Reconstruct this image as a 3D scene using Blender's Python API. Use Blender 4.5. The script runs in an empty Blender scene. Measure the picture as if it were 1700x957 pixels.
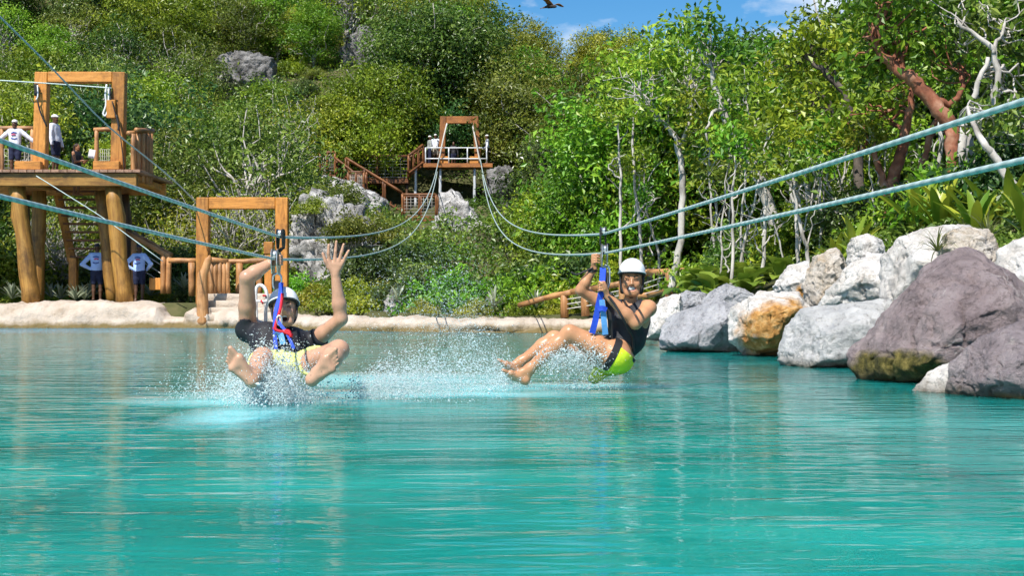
import bpy, bmesh, math, random
import numpy as np
from mathutils import Vector, Matrix, Quaternion

# ------------------------------------------------------------------ camera, sky, sun, exposure
SC = bpy.context.scene
COL = SC.collection
F, CX, HY, CAMZ = 2335.0, 850.0, 511.0, 0.577      # focal length in photo pixels, horizon row, camera height

cam = bpy.data.cameras.new("camera")
cam.sensor_width = 36.0
cam.lens = 36.0 * F / 1700.0
cam.shift_y = (HY - 478.5) / 1700.0
cam.clip_start = 0.05
cam.clip_end = 3000
camo = bpy.data.objects.new("camera", cam)
camo.location = (0, 0, CAMZ)
camo.rotation_euler = (math.pi / 2, 0, 0)
COL.objects.link(camo)
SC.camera = camo

SUN = Vector((-0.42, -0.80, 1.18)).normalized()
elev = math.asin(SUN.z)
azim = math.atan2(SUN.x, SUN.y)
world = bpy.data.worlds.new("World")
SC.world = world
world.use_nodes = True
wn, wl = world.node_tree.nodes, world.node_tree.links
wn.clear()
wout = wn.new("ShaderNodeOutputWorld")
wbg = wn.new("ShaderNodeBackground")
sky = wn.new("ShaderNodeTexSky")
sky.sky_type = 'NISHITA'
sky.sun_disc = False
sky.sun_elevation = elev
sky.sun_rotation = azim
sky.air_density = 1.0
sky.dust_density = 0.15
sky.ozone_density = 3.0
wtc = wn.new("ShaderNodeTexCoord")
wmap = wn.new("ShaderNodeMapping")
wmap.inputs['Scale'].default_value = (7.0, 7.0, 16.0)
wno = wn.new("ShaderNodeTexNoise")
wno.inputs['Scale'].default_value = 1.0
wno.inputs['Detail'].default_value = 7
wno.inputs['Roughness'].default_value = 0.55
wramp = wn.new("ShaderNodeValToRGB")
wramp.color_ramp.elements[0].position = 0.53
wramp.color_ramp.elements[1].position = 0.68
wmix = wn.new("ShaderNodeMix")
wmix.data_type = 'RGBA'
wmix.inputs[7].default_value = (8.0, 8.3, 8.8, 1)
wl.new(wtc.outputs['Generated'], wmap.inputs['Vector'])
wl.new(wmap.outputs['Vector'], wno.inputs['Vector'])
wl.new(wno.outputs['Fac'], wramp.inputs['Fac'])
wl.new(wramp.outputs['Color'], wmix.inputs[0])
whs = wn.new("ShaderNodeHueSaturation")
whs.inputs['Saturation'].default_value = 1.4
wl.new(sky.outputs['Color'], whs.inputs['Color'])
wl.new(whs.outputs['Color'], wmix.inputs[6])
wl.new(wmix.outputs[2], wbg.inputs['Color'])
wbg.inputs['Strength'].default_value = 0.095
wl.new(wbg.outputs['Background'], wout.inputs['Surface'])

sun = bpy.data.lights.new("sun", 'SUN')
sun.energy = 5.0
sun.angle = math.radians(0.53)
sun.color = (1.0, 0.955, 0.88)
suno = bpy.data.objects.new("sun", sun)
suno.rotation_euler = SUN.to_track_quat('Z', 'Y').to_euler()
COL.objects.link(suno)

SC.cycles.max_bounces = 4
SC.cycles.use_adaptive_sampling = True
SC.cycles.adaptive_threshold = 0.03
SC.cycles.diffuse_bounces = 2
SC.cycles.glossy_bounces = 3
SC.cycles.transmission_bounces = 4
SC.view_settings.view_transform = 'Standard'
SC.view_settings.look = 'None'
SC.view_settings.gamma = 1.0
SC.view_settings.exposure = 0.48
SC.view_settings.use_curve_mapping = False

# ------------------------------------------------------------------ helpers
def W(x, y, Y):
    """the point that photo pixel (x, y) shows at distance Y"""
    return Vector(((x - CX) / F * Y, Y, CAMZ + (HY - y) / F * Y))

def V(*a):
    return Vector(a)

def link(o, parent=None):
    COL.objects.link(o)
    if parent is not None:
        o.parent = parent
    return o

def tag(o, label=None, cat=None, group=None, kind=None):
    if label: o["label"] = label
    if cat: o["category"] = cat
    if group: o["group"] = group
    if kind: o["kind"] = kind
    return o

def empty(name, loc, label, cat, group=None, rz=0.0, scale=1.0):
    o = bpy.data.objects.new(name, None)
    o.empty_display_size = 0.2
    o.location = loc
    o.rotation_euler = (0, 0, rz)
    o.scale = (scale,) * 3
    link(o)
    return tag(o, label, cat, group)

def put(name, me, mat, parent=None, matrix=None):
    """link a mesh as one object; matrix is in world space, the parent's own transform is taken off"""
    o = bpy.data.objects.new(name, me)
    if mat is not None and len(me.materials) == 0:
        me.materials.append(mat)
    link(o, parent)
    M = matrix if matrix is not None else Matrix.Identity(4)
    if parent is not None:
        pm = Matrix.LocRotScale(parent.location, parent.rotation_euler, parent.scale)
        pp = parent.parent
        while pp is not None:
            pm = Matrix.LocRotScale(pp.location, pp.rotation_euler, pp.scale) @ pm
            pp = pp.parent
        M = pm.inverted() @ M
    o.matrix_basis = M
    return o

def mesh_np(name, v, f, smooth=False, attrs=None):
    me = bpy.data.meshes.new(name)
    v = np.asarray(v, dtype=np.float32)
    f = np.asarray(f, dtype=np.int32)
    n, m = f.shape
    me.vertices.add(len(v)); me.vertices.foreach_set("co", v.ravel())
    me.loops.add(n * m); me.loops.foreach_set("vertex_index", f.ravel())
    me.polygons.add(n)
    me.polygons.foreach_set("loop_start", np.arange(0, n * m, m, dtype=np.int32))
    me.polygons.foreach_set("loop_total", np.full(n, m, dtype=np.int32))
    me.polygons.foreach_set("use_smooth", np.full(n, smooth, dtype=bool))
    if attrs:
        for k, a in attrs.items():
            at = me.attributes.new(k, 'FLOAT', 'FACE')
            at.data.foreach_set("value", np.asarray(a, dtype=np.float32))
    me.update(calc_edges=True)
    return me

# value noise, vectorised
def _hash(i, j, k, s):
    n = (i * 374761393 + j * 668265263 + k * 2147483647 + s * 1274126177) & 0x7fffffff
    n = ((n ^ (n >> 13)) * 1274126177) & 0x7fffffff
    return ((n ^ (n >> 16)) & 0xffff) / 65535.0

def vnoise(P, s=0):
    P = np.asarray(P, dtype=np.float64)
    I = np.floor(P).astype(np.int64)
    f = P - I
    u = f * f * (3 - 2 * f)
    r = 0
    for dx in (0, 1):
        for dy in (0, 1):
            for dz in (0, 1):
                wgt = (u[..., 0] if dx else 1 - u[..., 0]) * (u[..., 1] if dy else 1 - u[..., 1]) * (u[..., 2] if dz else 1 - u[..., 2])
                r = r + wgt * _hash(I[..., 0] + dx, I[..., 1] + dy, I[..., 2] + dz, s)
    return r * 2 - 1

def fbm(P, oct=4, s=0, gain=0.5):
    P = np.asarray(P, dtype=np.float64)
    a, r = 1.0, 0
    for o in range(oct):
        r = r + a * vnoise(P * (2.03 ** o) + 17.3 * o, s + o)
        a *= gain
    return r

# ------------------------------------------------------------------ materials
def mat_new(name):
    m = bpy.data.materials.new(name)
    m.use_nodes = True
    nt = m.node_tree
    b = nt.nodes["Principled BSDF"]
    return m, nt, b

def N(nt, t, **kw):
    n = nt.nodes.new(t)
    for k, v in kw.items():
        if k in n.inputs.keys():
            n.inputs[k].default_value = v
        else:
            setattr(n, k, v)
    return n

def c4(c):
    return (c[0], c[1], c[2], 1.0)

def ramp(nt, stops):
    r = nt.nodes.new("ShaderNodeValToRGB")
    e = r.color_ramp.elements
    while len(e) < len(stops):
        e.new(0.5)
    for i, (p, c) in enumerate(stops):
        e[i].position = p
        e[i].color = c4(c)
    return r

def coords(nt, scale=(1, 1, 1), space='Object'):
    tc = nt.nodes.new("ShaderNodeTexCoord")
    mp = nt.nodes.new("ShaderNodeMapping")
    mp.inputs['Scale'].default_value = scale
    nt.links.new(tc.outputs[space], mp.inputs['Vector'])
    return mp.outputs['Vector']

def noise_mat(name, stops, scale=3.0, stretch=(1, 1, 1), rough=0.8, bump=0.3, bdist=0.02, detail=8, spec=0.3, bscale=None, space='Object', distortion=0.0):
    m, nt, b = mat_new(name)
    vec = coords(nt, stretch, space)
    n = N(nt, "ShaderNodeTexNoise", Scale=scale, Detail=detail, Roughness=0.62, Distortion=distortion)
    nt.links.new(vec, n.inputs['Vector'])
    r = ramp(nt, stops)
    nt.links.new(n.outputs['Fac'], r.inputs['Fac'])
    nt.links.new(r.outputs['Color'], b.inputs['Base Color'])
    b.inputs['Roughness'].default_value = rough
    b.inputs['Specular IOR Level'].default_value = spec
    if bump > 0:
        n2 = N(nt, "ShaderNodeTexNoise", Scale=bscale or scale * 2.5, Detail=10, Roughness=0.65)
        nt.links.new(vec, n2.inputs['Vector'])
        bp = N(nt, "ShaderNodeBump", Strength=bump, Distance=bdist)
        nt.links.new(n2.outputs['Fac'], bp.inputs['Height'])
        nt.links.new(bp.outputs['Normal'], b.inputs['Normal'])
    return m

def plain(name, col, rough=0.5, metal=0.0, spec=0.4, var=0.12, scale=30, bump=0.0):
    lo = tuple(max(0, c * (1 - var)) for c in col)
    hi = tuple(min(1, c * (1 + var)) for c in col)
    m = noise_mat(name, [(0.3, lo), (0.7, hi)], scale=scale, rough=rough, bump=bump, bdist=0.003, spec=spec, detail=3)
    m.node_tree.nodes["Principled BSDF"].inputs['Metallic'].default_value = metal
    return m

def leaf_mat(name, dark, mid, light, rough=0.42, trans=0.3, hue=0.05):
    m, nt, b = mat_new(name)
    at = nt.nodes.new("ShaderNodeAttribute"); at.attribute_name = "rnd"
    r = ramp(nt, [(0.0, dark), (0.5, mid), (1.0, light)])
    nt.links.new(at.outputs['Fac'], r.inputs['Fac'])
    oi = nt.nodes.new("ShaderNodeObjectInfo")
    hs = nt.nodes.new("ShaderNodeHueSaturation")
    mr = N(nt, "ShaderNodeMapRange"); mr.inputs['To Min'].default_value = 0.5 - hue; mr.inputs['To Max'].default_value = 0.5 + hue * 0.6
    nt.links.new(oi.outputs['Random'], mr.inputs['Value'])
    nt.links.new(mr.outputs['Result'], hs.inputs['Hue'])
    ml = N(nt, "ShaderNodeMath", operation='MULTIPLY'); ml.inputs[1].default_value = 7.31
    fr = N(nt, "ShaderNodeMath", operation='FRACT')
    nt.links.new(oi.outputs['Random'], ml.inputs[0]); nt.links.new(ml.outputs[0], fr.inputs[0])
    mv = N(nt, "ShaderNodeMapRange"); mv.inputs['To Min'].default_value = 0.72; mv.inputs['To Max'].default_value = 1.3
    nt.links.new(fr.outputs[0], mv.inputs['Value'])
    nt.links.new(mv.outputs['Result'], hs.inputs['Value'])
    nt.links.new(r.outputs['Color'], hs.inputs['Color'])
    nt.links.new(hs.outputs['Color'], b.inputs['Base Color'])
    b.inputs['Roughness'].default_value = rough
    b.inputs['Specular IOR Level'].default_value = 0.5
    tr = nt.nodes.new("ShaderNodeBsdfTranslucent")
    nt.links.new(hs.outputs['Color'], tr.inputs['Color'])
    mx = nt.nodes.new("ShaderNodeMixShader"); mx.inputs[0].default_value = trans
    nt.links.new(b.outputs[0], mx.inputs[1]); nt.links.new(tr.outputs[0], mx.inputs[2])
    nt.links.new(mx.outputs[0], nt.nodes["Material Output"].inputs['Surface'])
    return m

def wood_mat(name, dark, mid, light, rough=0.55):
    m, nt, b = mat_new(name)
    vec = coords(nt, (9, 9, 0.9))
    oi = nt.nodes.new("ShaderNodeObjectInfo")
    ad = N(nt, "ShaderNodeVectorMath", operation='ADD')
    sc = N(nt, "ShaderNodeVectorMath", operation='SCALE'); sc.inputs['Scale'].default_value = 40
    cb = nt.nodes.new("ShaderNodeCombineXYZ")
    nt.links.new(oi.outputs['Random'], cb.inputs[0]); nt.links.new(oi.outputs['Random'], cb.inputs[2])
    nt.links.new(cb.outputs[0], sc.inputs[0])
    nt.links.new(vec, ad.inputs[0]); nt.links.new(sc.outputs[0], ad.inputs[1])
    n = N(nt, "ShaderNodeTexNoise", Scale=1.4, Detail=9, Roughness=0.65, Distortion=0.6)
    nt.links.new(ad.outputs[0], n.inputs['Vector'])
    r = ramp(nt, [(0.28, dark), (0.5, mid), (0.72, light)])
    nt.links.new(n.outputs['Fac'], r.inputs['Fac'])
    wt = N(nt, "ShaderNodeTexNoise", Scale=1.7, Detail=7, Roughness=0.7)
    tcw = nt.nodes.new("ShaderNodeTexCoord"); adw = N(nt, "ShaderNodeVectorMath", operation='ADD')
    nt.links.new(tcw.outputs['Object'], adw.inputs[0]); nt.links.new(sc.outputs[0], adw.inputs[1]); nt.links.new(adw.outputs[0], wt.inputs['Vector'])
    wr = ramp(nt, [(0.36, (0.42, 0.40, 0.40)), (0.52, (1, 1, 1)), (0.75, (1.12, 1.1, 1.05))]); nt.links.new(wt.outputs['Fac'], wr.inputs['Fac'])
    wm = nt.nodes.new("ShaderNodeMix"); wm.data_type = 'RGBA'; wm.blend_type = 'MULTIPLY'; wm.inputs[0].default_value = 0.8
    nt.links.new(r.outputs['Color'], wm.inputs[6]); nt.links.new(wr.outputs['Color'], wm.inputs[7])
    hs = nt.nodes.new("ShaderNodeHueSaturation")
    mv = N(nt, "ShaderNodeMapRange"); mv.inputs['To Min'].default_value = 0.8; mv.inputs['To Max'].default_value = 1.2
    nt.links.new(oi.outputs['Random'], mv.inputs['Value'])
    nt.links.new(mv.outputs['Result'], hs.inputs['Value'])
    nt.links.new(wm.outputs[2], hs.inputs['Color'])
    nt.links.new(hs.outputs['Color'], b.inputs['Base Color'])
    b.inputs['Roughness'].default_value = rough
    bp = N(nt, "ShaderNodeBump", Strength=0.5, Distance=0.01)
    nt.links.new(n.outputs['Fac'], bp.inputs['Height'])
    nt.links.new(bp.outputs['Normal'], b.inputs['Normal'])
    return m

M = {}
M['timber'] = wood_mat("stained timber", (0.24, 0.085, 0.014), (0.52, 0.21, 0.035), (0.66, 0.30, 0.07))
M['log'] = wood_mat("peeled log", (0.20, 0.085, 0.03), (0.42, 0.20, 0.07), (0.58, 0.32, 0.14))
M['old_timber'] = wood_mat("weathered reddish timber", (0.13, 0.045, 0.012), (0.30, 0.11, 0.025), (0.42, 0.17, 0.045))
M['plank'] = wood_mat("deck plank", (0.20, 0.10, 0.06), (0.34, 0.19, 0.12), (0.44, 0.27, 0.18))
M['leg_timber'] = wood_mat("yellowish brown timber", (0.13, 0.055, 0.010), (0.31, 0.15, 0.026), (0.44, 0.24, 0.05))
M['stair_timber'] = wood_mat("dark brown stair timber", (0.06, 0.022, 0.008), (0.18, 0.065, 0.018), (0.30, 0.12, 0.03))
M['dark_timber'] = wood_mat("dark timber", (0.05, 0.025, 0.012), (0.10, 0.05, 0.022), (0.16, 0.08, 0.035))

def rock_mat(name, stops, patch=None, bump=0.9, scale=2.2, moss=None, vein=0.0):
    """layered noise stone: large tone, fine specks, dark cracks; patch = (centre, radius, colours) in object space"""
    m, nt, b = mat_new(name)
    vec = coords(nt)
    n = N(nt, "ShaderNodeTexNoise", Scale=scale, Detail=12, Roughness=0.68, Distortion=0.4)
    nt.links.new(vec, n.inputs['Vector'])
    r = ramp(nt, stops)
    nt.links.new(n.outputs['Fac'], r.inputs['Fac'])
    col = r.outputs['Color']
    def mixin(fac, c2):
        nonlocal col
        mx = nt.nodes.new("ShaderNodeMix"); mx.data_type = 'RGBA'
        nt.links.new(fac, mx.inputs[0]); nt.links.new(col, mx.inputs[6])
        if isinstance(c2, tuple): mx.inputs[7].default_value = c4(c2)
        else: nt.links.new(c2, mx.inputs[7])
        col = mx.outputs[2]
    if vein > 0:
        vd = N(nt, "ShaderNodeTexNoise", Scale=2.5, Detail=4)
        nt.links.new(vec, vd.inputs['Vector'])
        va = N(nt, "ShaderNodeVectorMath", operation='ADD')
        nt.links.new(vec, va.inputs[0]); nt.links.new(vd.outputs['Color'], va.inputs[1])
        vo = N(nt, "ShaderNodeTexVoronoi", Scale=1.6); vo.feature = 'DISTANCE_TO_EDGE'
        nt.links.new(va.outputs[0], vo.inputs['Vector'])
        vr = ramp(nt, [(0.0, (vein,) * 3), (0.018, (0, 0, 0))])
        nt.links.new(vo.outputs['Distance'], vr.inputs['Fac'])
        mask = N(nt, "ShaderNodeTexNoise", Scale=3.0, Detail=2)
        nt.links.new(vec, mask.inputs['Vector'])
        mr2 = ramp(nt, [(0.5, (0, 0, 0)), (0.6, (1, 1, 1))])
        nt.links.new(mask.outputs['Fac'], mr2.inputs['Fac'])
        mu = N(nt, "ShaderNodeMath", operation='MULTIPLY')
        nt.links.new(vr.outputs['Color'], mu.inputs[0]); nt.links.new(mr2.outputs['Color'], mu.inputs[1])
        mixin(mu.outputs[0], (0.62, 0.56, 0.53))
    if patch:
        for (pc, pr, pcols) in patch:
            sp = N(nt, "ShaderNodeVectorMath", operation='SUBTRACT'); sp.inputs[1].default_value = pc
            nt.links.new(vec, sp.inputs[0])
            dv = N(nt, "ShaderNodeVectorMath", operation='DIVIDE'); dv.inputs[1].default_value = pr
            nt.links.new(sp.outputs[0], dv.inputs[0])
            ln = N(nt, "ShaderNodeVectorMath", operation='LENGTH')
            nt.links.new(dv.outputs[0], ln.inputs[0])
            pn = N(nt, "ShaderNodeTexNoise", Scale=5.0, Detail=6)
            nt.links.new(vec, pn.inputs['Vector'])
            ad = N(nt, "ShaderNodeMath", operation='MULTIPLY_ADD'); ad.inputs[1].default_value = 1.0
            nt.links.new(pn.outputs['Fac'], ad.inputs[0]); nt.links.new(ln.outputs['Value'], ad.inputs[2])
            pr_ = ramp(nt, [(0.0, (1, 1, 1)), (0.9, (0, 0, 0))])
            ml = N(nt, "ShaderNodeMapRange"); ml.inputs['From Min'].default_value = 1.2; ml.inputs['From Max'].default_value = 1.55
            nt.links.new(ad.outputs[0], ml.inputs['Value'])
            nt.links.new(ml.outputs['Result'], pr_.inputs['Fac'])
            pn2 = N(nt, "ShaderNodeTexNoise", Scale=9.0, Detail=8, Roughness=0.7)
            nt.links.new(vec, pn2.inputs['Vector'])
            rr = ramp(nt, pcols)
            nt.links.new(pn2.outputs['Fac'], rr.inputs['Fac'])
            mixin(pr_.outputs['Color'], rr.outputs['Color'])
    # fine pits
    pt = N(nt, "ShaderNodeTexNoise", Scale=14.0, Detail=8, Roughness=0.75)
    nt.links.new(vec, pt.inputs['Vector'])
    pr3 = ramp(nt, [(0.36, (0.45, 0.43, 0.42)), (0.47, (1, 1, 1))])
    nt.links.new(pt.outputs['Fac'], pr3.inputs['Fac'])
    mm = nt.nodes.new("ShaderNodeMix"); mm.data_type = 'RGBA'; mm.blend_type = 'MULTIPLY'
    mm.inputs[0].default_value = 0.7
    nt.links.new(col, mm.inputs[6]); nt.links.new(pr3.outputs['Color'], mm.inputs[7])
    nt.links.new(mm.outputs[2], b.inputs['Base Color'])
    b.inputs['Roughness'].default_value = 0.85
    b.inputs['Specular IOR Level'].default_value = 0.25
    n2 = N(nt, "ShaderNodeTexNoise", Scale=scale * 3.2, Detail=12, Roughness=0.72)
    nt.links.new(vec, n2.inputs['Vector'])
    wd = N(nt, "ShaderNodeTexNoise", Scale=scale * 1.5, Detail=5)
    nt.links.new(vec, wd.inputs['Vector'])
    wa = N(nt, "ShaderNodeVectorMath", operation='MULTIPLY_ADD'); wa.inputs[1].default_value = (.35, .35, .35)
    nt.links.new(wd.outputs['Color'], wa.inputs[0]); nt.links.new(vec, wa.inputs[2])
    vch = N(nt, "ShaderNodeTexVoronoi", Scale=scale * 1.9)
    nt.links.new(wa.outputs[0], vch.inputs['Vector'])
    hm = N(nt, "ShaderNodeMath", operation='MULTIPLY_ADD'); hm.inputs[1].default_value = 0.75
    nt.links.new(vch.outputs['Distance'], hm.inputs[0]); nt.links.new(n2.outputs['Fac'], hm.inputs[2])
    bp = N(nt, "ShaderNodeBump", Strength=bump, Distance=0.22)
    nt.links.new(hm.outputs[0], bp.inputs['Height'])
    nt.links.new(bp.outputs['Normal'], b.inputs['Normal'])
    return m

WHITE_R = [(0.3, (0.44, 0.39, 0.34)), (0.44, (0.66, 0.62, 0.57)), (0.60, (0.80, 0.77, 0.73))]
GREY_R = [(0.3, (0.26, 0.26, 0.27)), (0.5, (0.42, 0.42, 0.44)), (0.7, (0.58, 0.58, 0.59))]
PURPLE_R = [(0.3, (0.17, 0.13, 0.13)), (0.47, (0.345, 0.275, 0.275)), (0.68, (0.50, 0.415, 0.41))]
OCHRE = [(0.32, (0.36, 0.16, 0.04)), (0.5, (0.60, 0.31, 0.09)), (0.66, (0.70, 0.48, 0.22))]
MOSS = [(0.3, (0.03, 0.035, 0.02)), (0.5, (0.14, 0.12, 0.03)), (0.65, (0.34, 0.27, 0.08)), (0.75, (0.07, 0.07, 0.04))]
CLIFF_R = [(0.36, (0.07, 0.066, 0.06)), (0.46, (0.38, 0.37, 0.355)), (0.60, (0.70, 0.68, 0.66))]
M['white_rock'] = rock_mat("white limestone", WHITE_R, bump=0.7)
M['cliff_grey'] = rock_mat("dark grey limestone", [(0.33, (0.05, 0.048, 0.045)), (0.47, (0.17, 0.165, 0.16)), (0.64, (0.34, 0.33, 0.32))], bump=1.0, scale=1.3)  # darker grey stone for the high outcrops and the dark rock
M['cliff'] = rock_mat("grey white limestone cliff", CLIFF_R, bump=1.0, scale=1.3)

M['bark_pale'] = noise_mat("pale grey bark", [(0.3, (0.20, 0.18, 0.155)), (0.5, (0.44, 0.41, 0.37)), (0.7, (0.64, 0.60, 0.55))], scale=5, stretch=(1, 1, 0.5), bump=0.5)
M['bark_dark'] = noise_mat("dark bark", [(0.3, (0.035, 0.028, 0.022)), (0.6, (0.13, 0.105, 0.085))], scale=5, bump=0.5)
M['bark_red'] = noise_mat("peeling red bark", [(0.33, (0.10, 0.035, 0.02)), (0.5, (0.27, 0.10, 0.055)), (0.66, (0.42, 0.22, 0.14)), (0.75, (0.48, 0.40, 0.33))], scale=3.5, bump=0.5)
M['leaf_olive'] = leaf_mat("olive leaf", (0.022, 0.05, 0.006), (0.105, 0.18, 0.018), (0.32, 0.40, 0.07))
M['leaf_bright'] = leaf_mat("bright green leaf", (0.045, 0.12, 0.006), (0.16, 0.32, 0.016), (0.34, 0.48, 0.04))
M['leaf_dark'] = leaf_mat("dark glossy leaf", (0.018, 0.055, 0.012), (0.06, 0.13, 0.025), (0.2, 0.29, 0.09), rough=0.33)
M['leaf_yellow'] = leaf_mat("yellow green leaf", (0.09, 0.13, 0.008), (0.26, 0.32, 0.02), (0.46, 0.46, 0.06), hue=0.03)
M['leaf_dry'] = leaf_mat("dry brown leaf", (0.08, 0.065, 0.03), (0.21, 0.17, 0.08), (0.36, 0.31, 0.17), trans=0.15, hue=0.02)

M['soil'] = noise_mat("dark soil and litter", [(0.3, (0.03, 0.03, 0.012)), (0.5, (0.07, 0.075, 0.025)), (0.7, (0.15, 0.13, 0.06))], scale=0.9, bump=0.8, bdist=0.1, rough=0.95)
M['bank'] = noise_mat("pale pink cement shore", [(0.28, (0.30, 0.23, 0.16)), (0.42, (0.45, 0.37, 0.29)), (0.55, (0.52, 0.44, 0.36)), (0.72, (0.60, 0.52, 0.44))], scale=1.6, bump=1.0, bdist=0.09, rough=0.9)

def wet_foot(m, amp=-0.34, tint=(0.17, 0.125, 0.05)):
    # damp, yellowish algae band where the stone meets the water
    nt = m.node_tree; b = nt.nodes["Principled BSDF"]
    src = b.inputs['Base Color'].links[0].from_socket
    g = nt.nodes.new("ShaderNodeNewGeometry"); sp = nt.nodes.new("ShaderNodeSeparateXYZ"); nt.links.new(g.outputs['Position'], sp.inputs[0])
    n = N(nt, "ShaderNodeTexNoise", Scale=2.5, Detail=6, Roughness=0.65); nt.links.new(g.outputs['Position'], n.inputs['Vector'])
    a = N(nt, "ShaderNodeMath", operation='MULTIPLY_ADD'); a.inputs[1].default_value = amp; nt.links.new(n.outputs['Fac'], a.inputs[0]); nt.links.new(sp.outputs[2], a.inputs[2])
    mr = N(nt, "ShaderNodeMapRange"); mr.inputs['From Min'].default_value = 0.04; mr.inputs['From Max'].default_value = -0.10; nt.links.new(a.outputs[0], mr.inputs['Value'])
    mx = nt.nodes.new("ShaderNodeMix"); mx.data_type = 'RGBA'
    nt.links.new(mr.outputs['Result'], mx.inputs[0]); nt.links.new(src, mx.inputs[6]); mx.inputs[7].default_value = c4(tint)
    nt.links.new(mx.outputs[2], b.inputs['Base Color'])
wet_foot(M['bank'])

# ------------------------------------------------------------------ terrain
def shoreY(X):
    return np.interp(X, [-60, -9, -5, -3, 0.0, 3.0], [39.7, 39.7, 37.5, 34.0, 32.2, 32.2])

def shoreX(Y):
    return np.interp(Y, [-10, 8, 12, 18, 23, 30, 34], [3.0, 3.0, 2.9, 2.75, 2.55, 2.9, 3.2])

def height(X, Y):
    X = np.asarray(X, float); Y = np.asarray(Y, float)
    d = np.maximum(X - shoreX(Y), Y - shoreY(X))
    d = np.maximum(d, -40 - X)
    d = np.maximum(d, -14 - Y)
    t = np.clip((d + 0.2) / 1.6, 0, 1)
    t = t * t * (3 - 2 * t)
    lev = np.interp(X, [-9, -4, 0, 3, 6, 12], [0.72, 0.5, 0.35, 0.5, 1.3, 1.8])
    lev = np.where(X > 2.5, lev * np.clip((Y - 8) / 10, .35, 1), lev)
    base = -1.8 + t * (1.8 + lev)
    hillL = np.interp(Y, [44, 52, 62, 74, 84, 100, 130, 165, 260], [0, 0.6, 2.6, 4.6, 7.2, 16.5, 30.0, 33, 34])
    fx = np.interp(X, [-60, -8, 0, 6, 14, 30, 80], [1.2, 1.02, 0.80, 0.68, 0.52, 0.40, 0.3])
    fx = np.where(Y < 80, 1.0, 1.0 + (fx - 1.0) * np.clip((Y - 80) / 40, 0, 1))
    rr = np.interp(X - 3.0, [0, 3, 10, 30], [0, 0.35, 1.2, 2.6]) * np.clip(d / 3, 0, 1) * np.clip((48 - Y) / 10, 0, 1) * np.clip((Y - 9) / 8, .3, 1)
    P = np.stack([X * 0.12, Y * 0.12, X * 0], -1)
    rough = fbm(P, 4, 3) * np.clip((Y - 46) / 20, 0, 1) * 1.6
    hollow = 2.6 * np.exp(-((X + 4.8) / 4.6) ** 2 - ((Y - 78.5) / 5.5) ** 2)
    return base + hillL * fx + rr + rough - hollow

gx = np.concatenate([np.linspace(-600, -70, 14)[:-1], np.linspace(-70, 60, 150), np.linspace(60, 600, 14)[1:]])
gy = np.concatenate([np.linspace(-300, -20, 8)[:-1], np.linspace(-20, 50, 110)[:-1], np.linspace(50, 170, 110), np.linspace(170, 900, 16)[1:]])
GX, GY = np.meshgrid(gx, gy)
GZ = height(GX, GY)
tv = np.stack([GX, GY, GZ], -1).reshape(-1, 3)
nx, ny = len(gx), len(gy)
ii = np.arange(nx * ny).reshape(ny, nx)
tf = np.stack([ii[:-1, :-1], ii[:-1, 1:], ii[1:, 1:], ii[1:, :-1]], -1).reshape(-1, 4)
ground = put("hillside_ground", mesh_np("hillside_ground", tv, tf, True), M['soil'])
tag(ground, "dark forest floor and steep hillside under the trees", None, kind="structure")

def gz(x, y):
    return float(height(np.array([x]), np.array([y]))[0])

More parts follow.
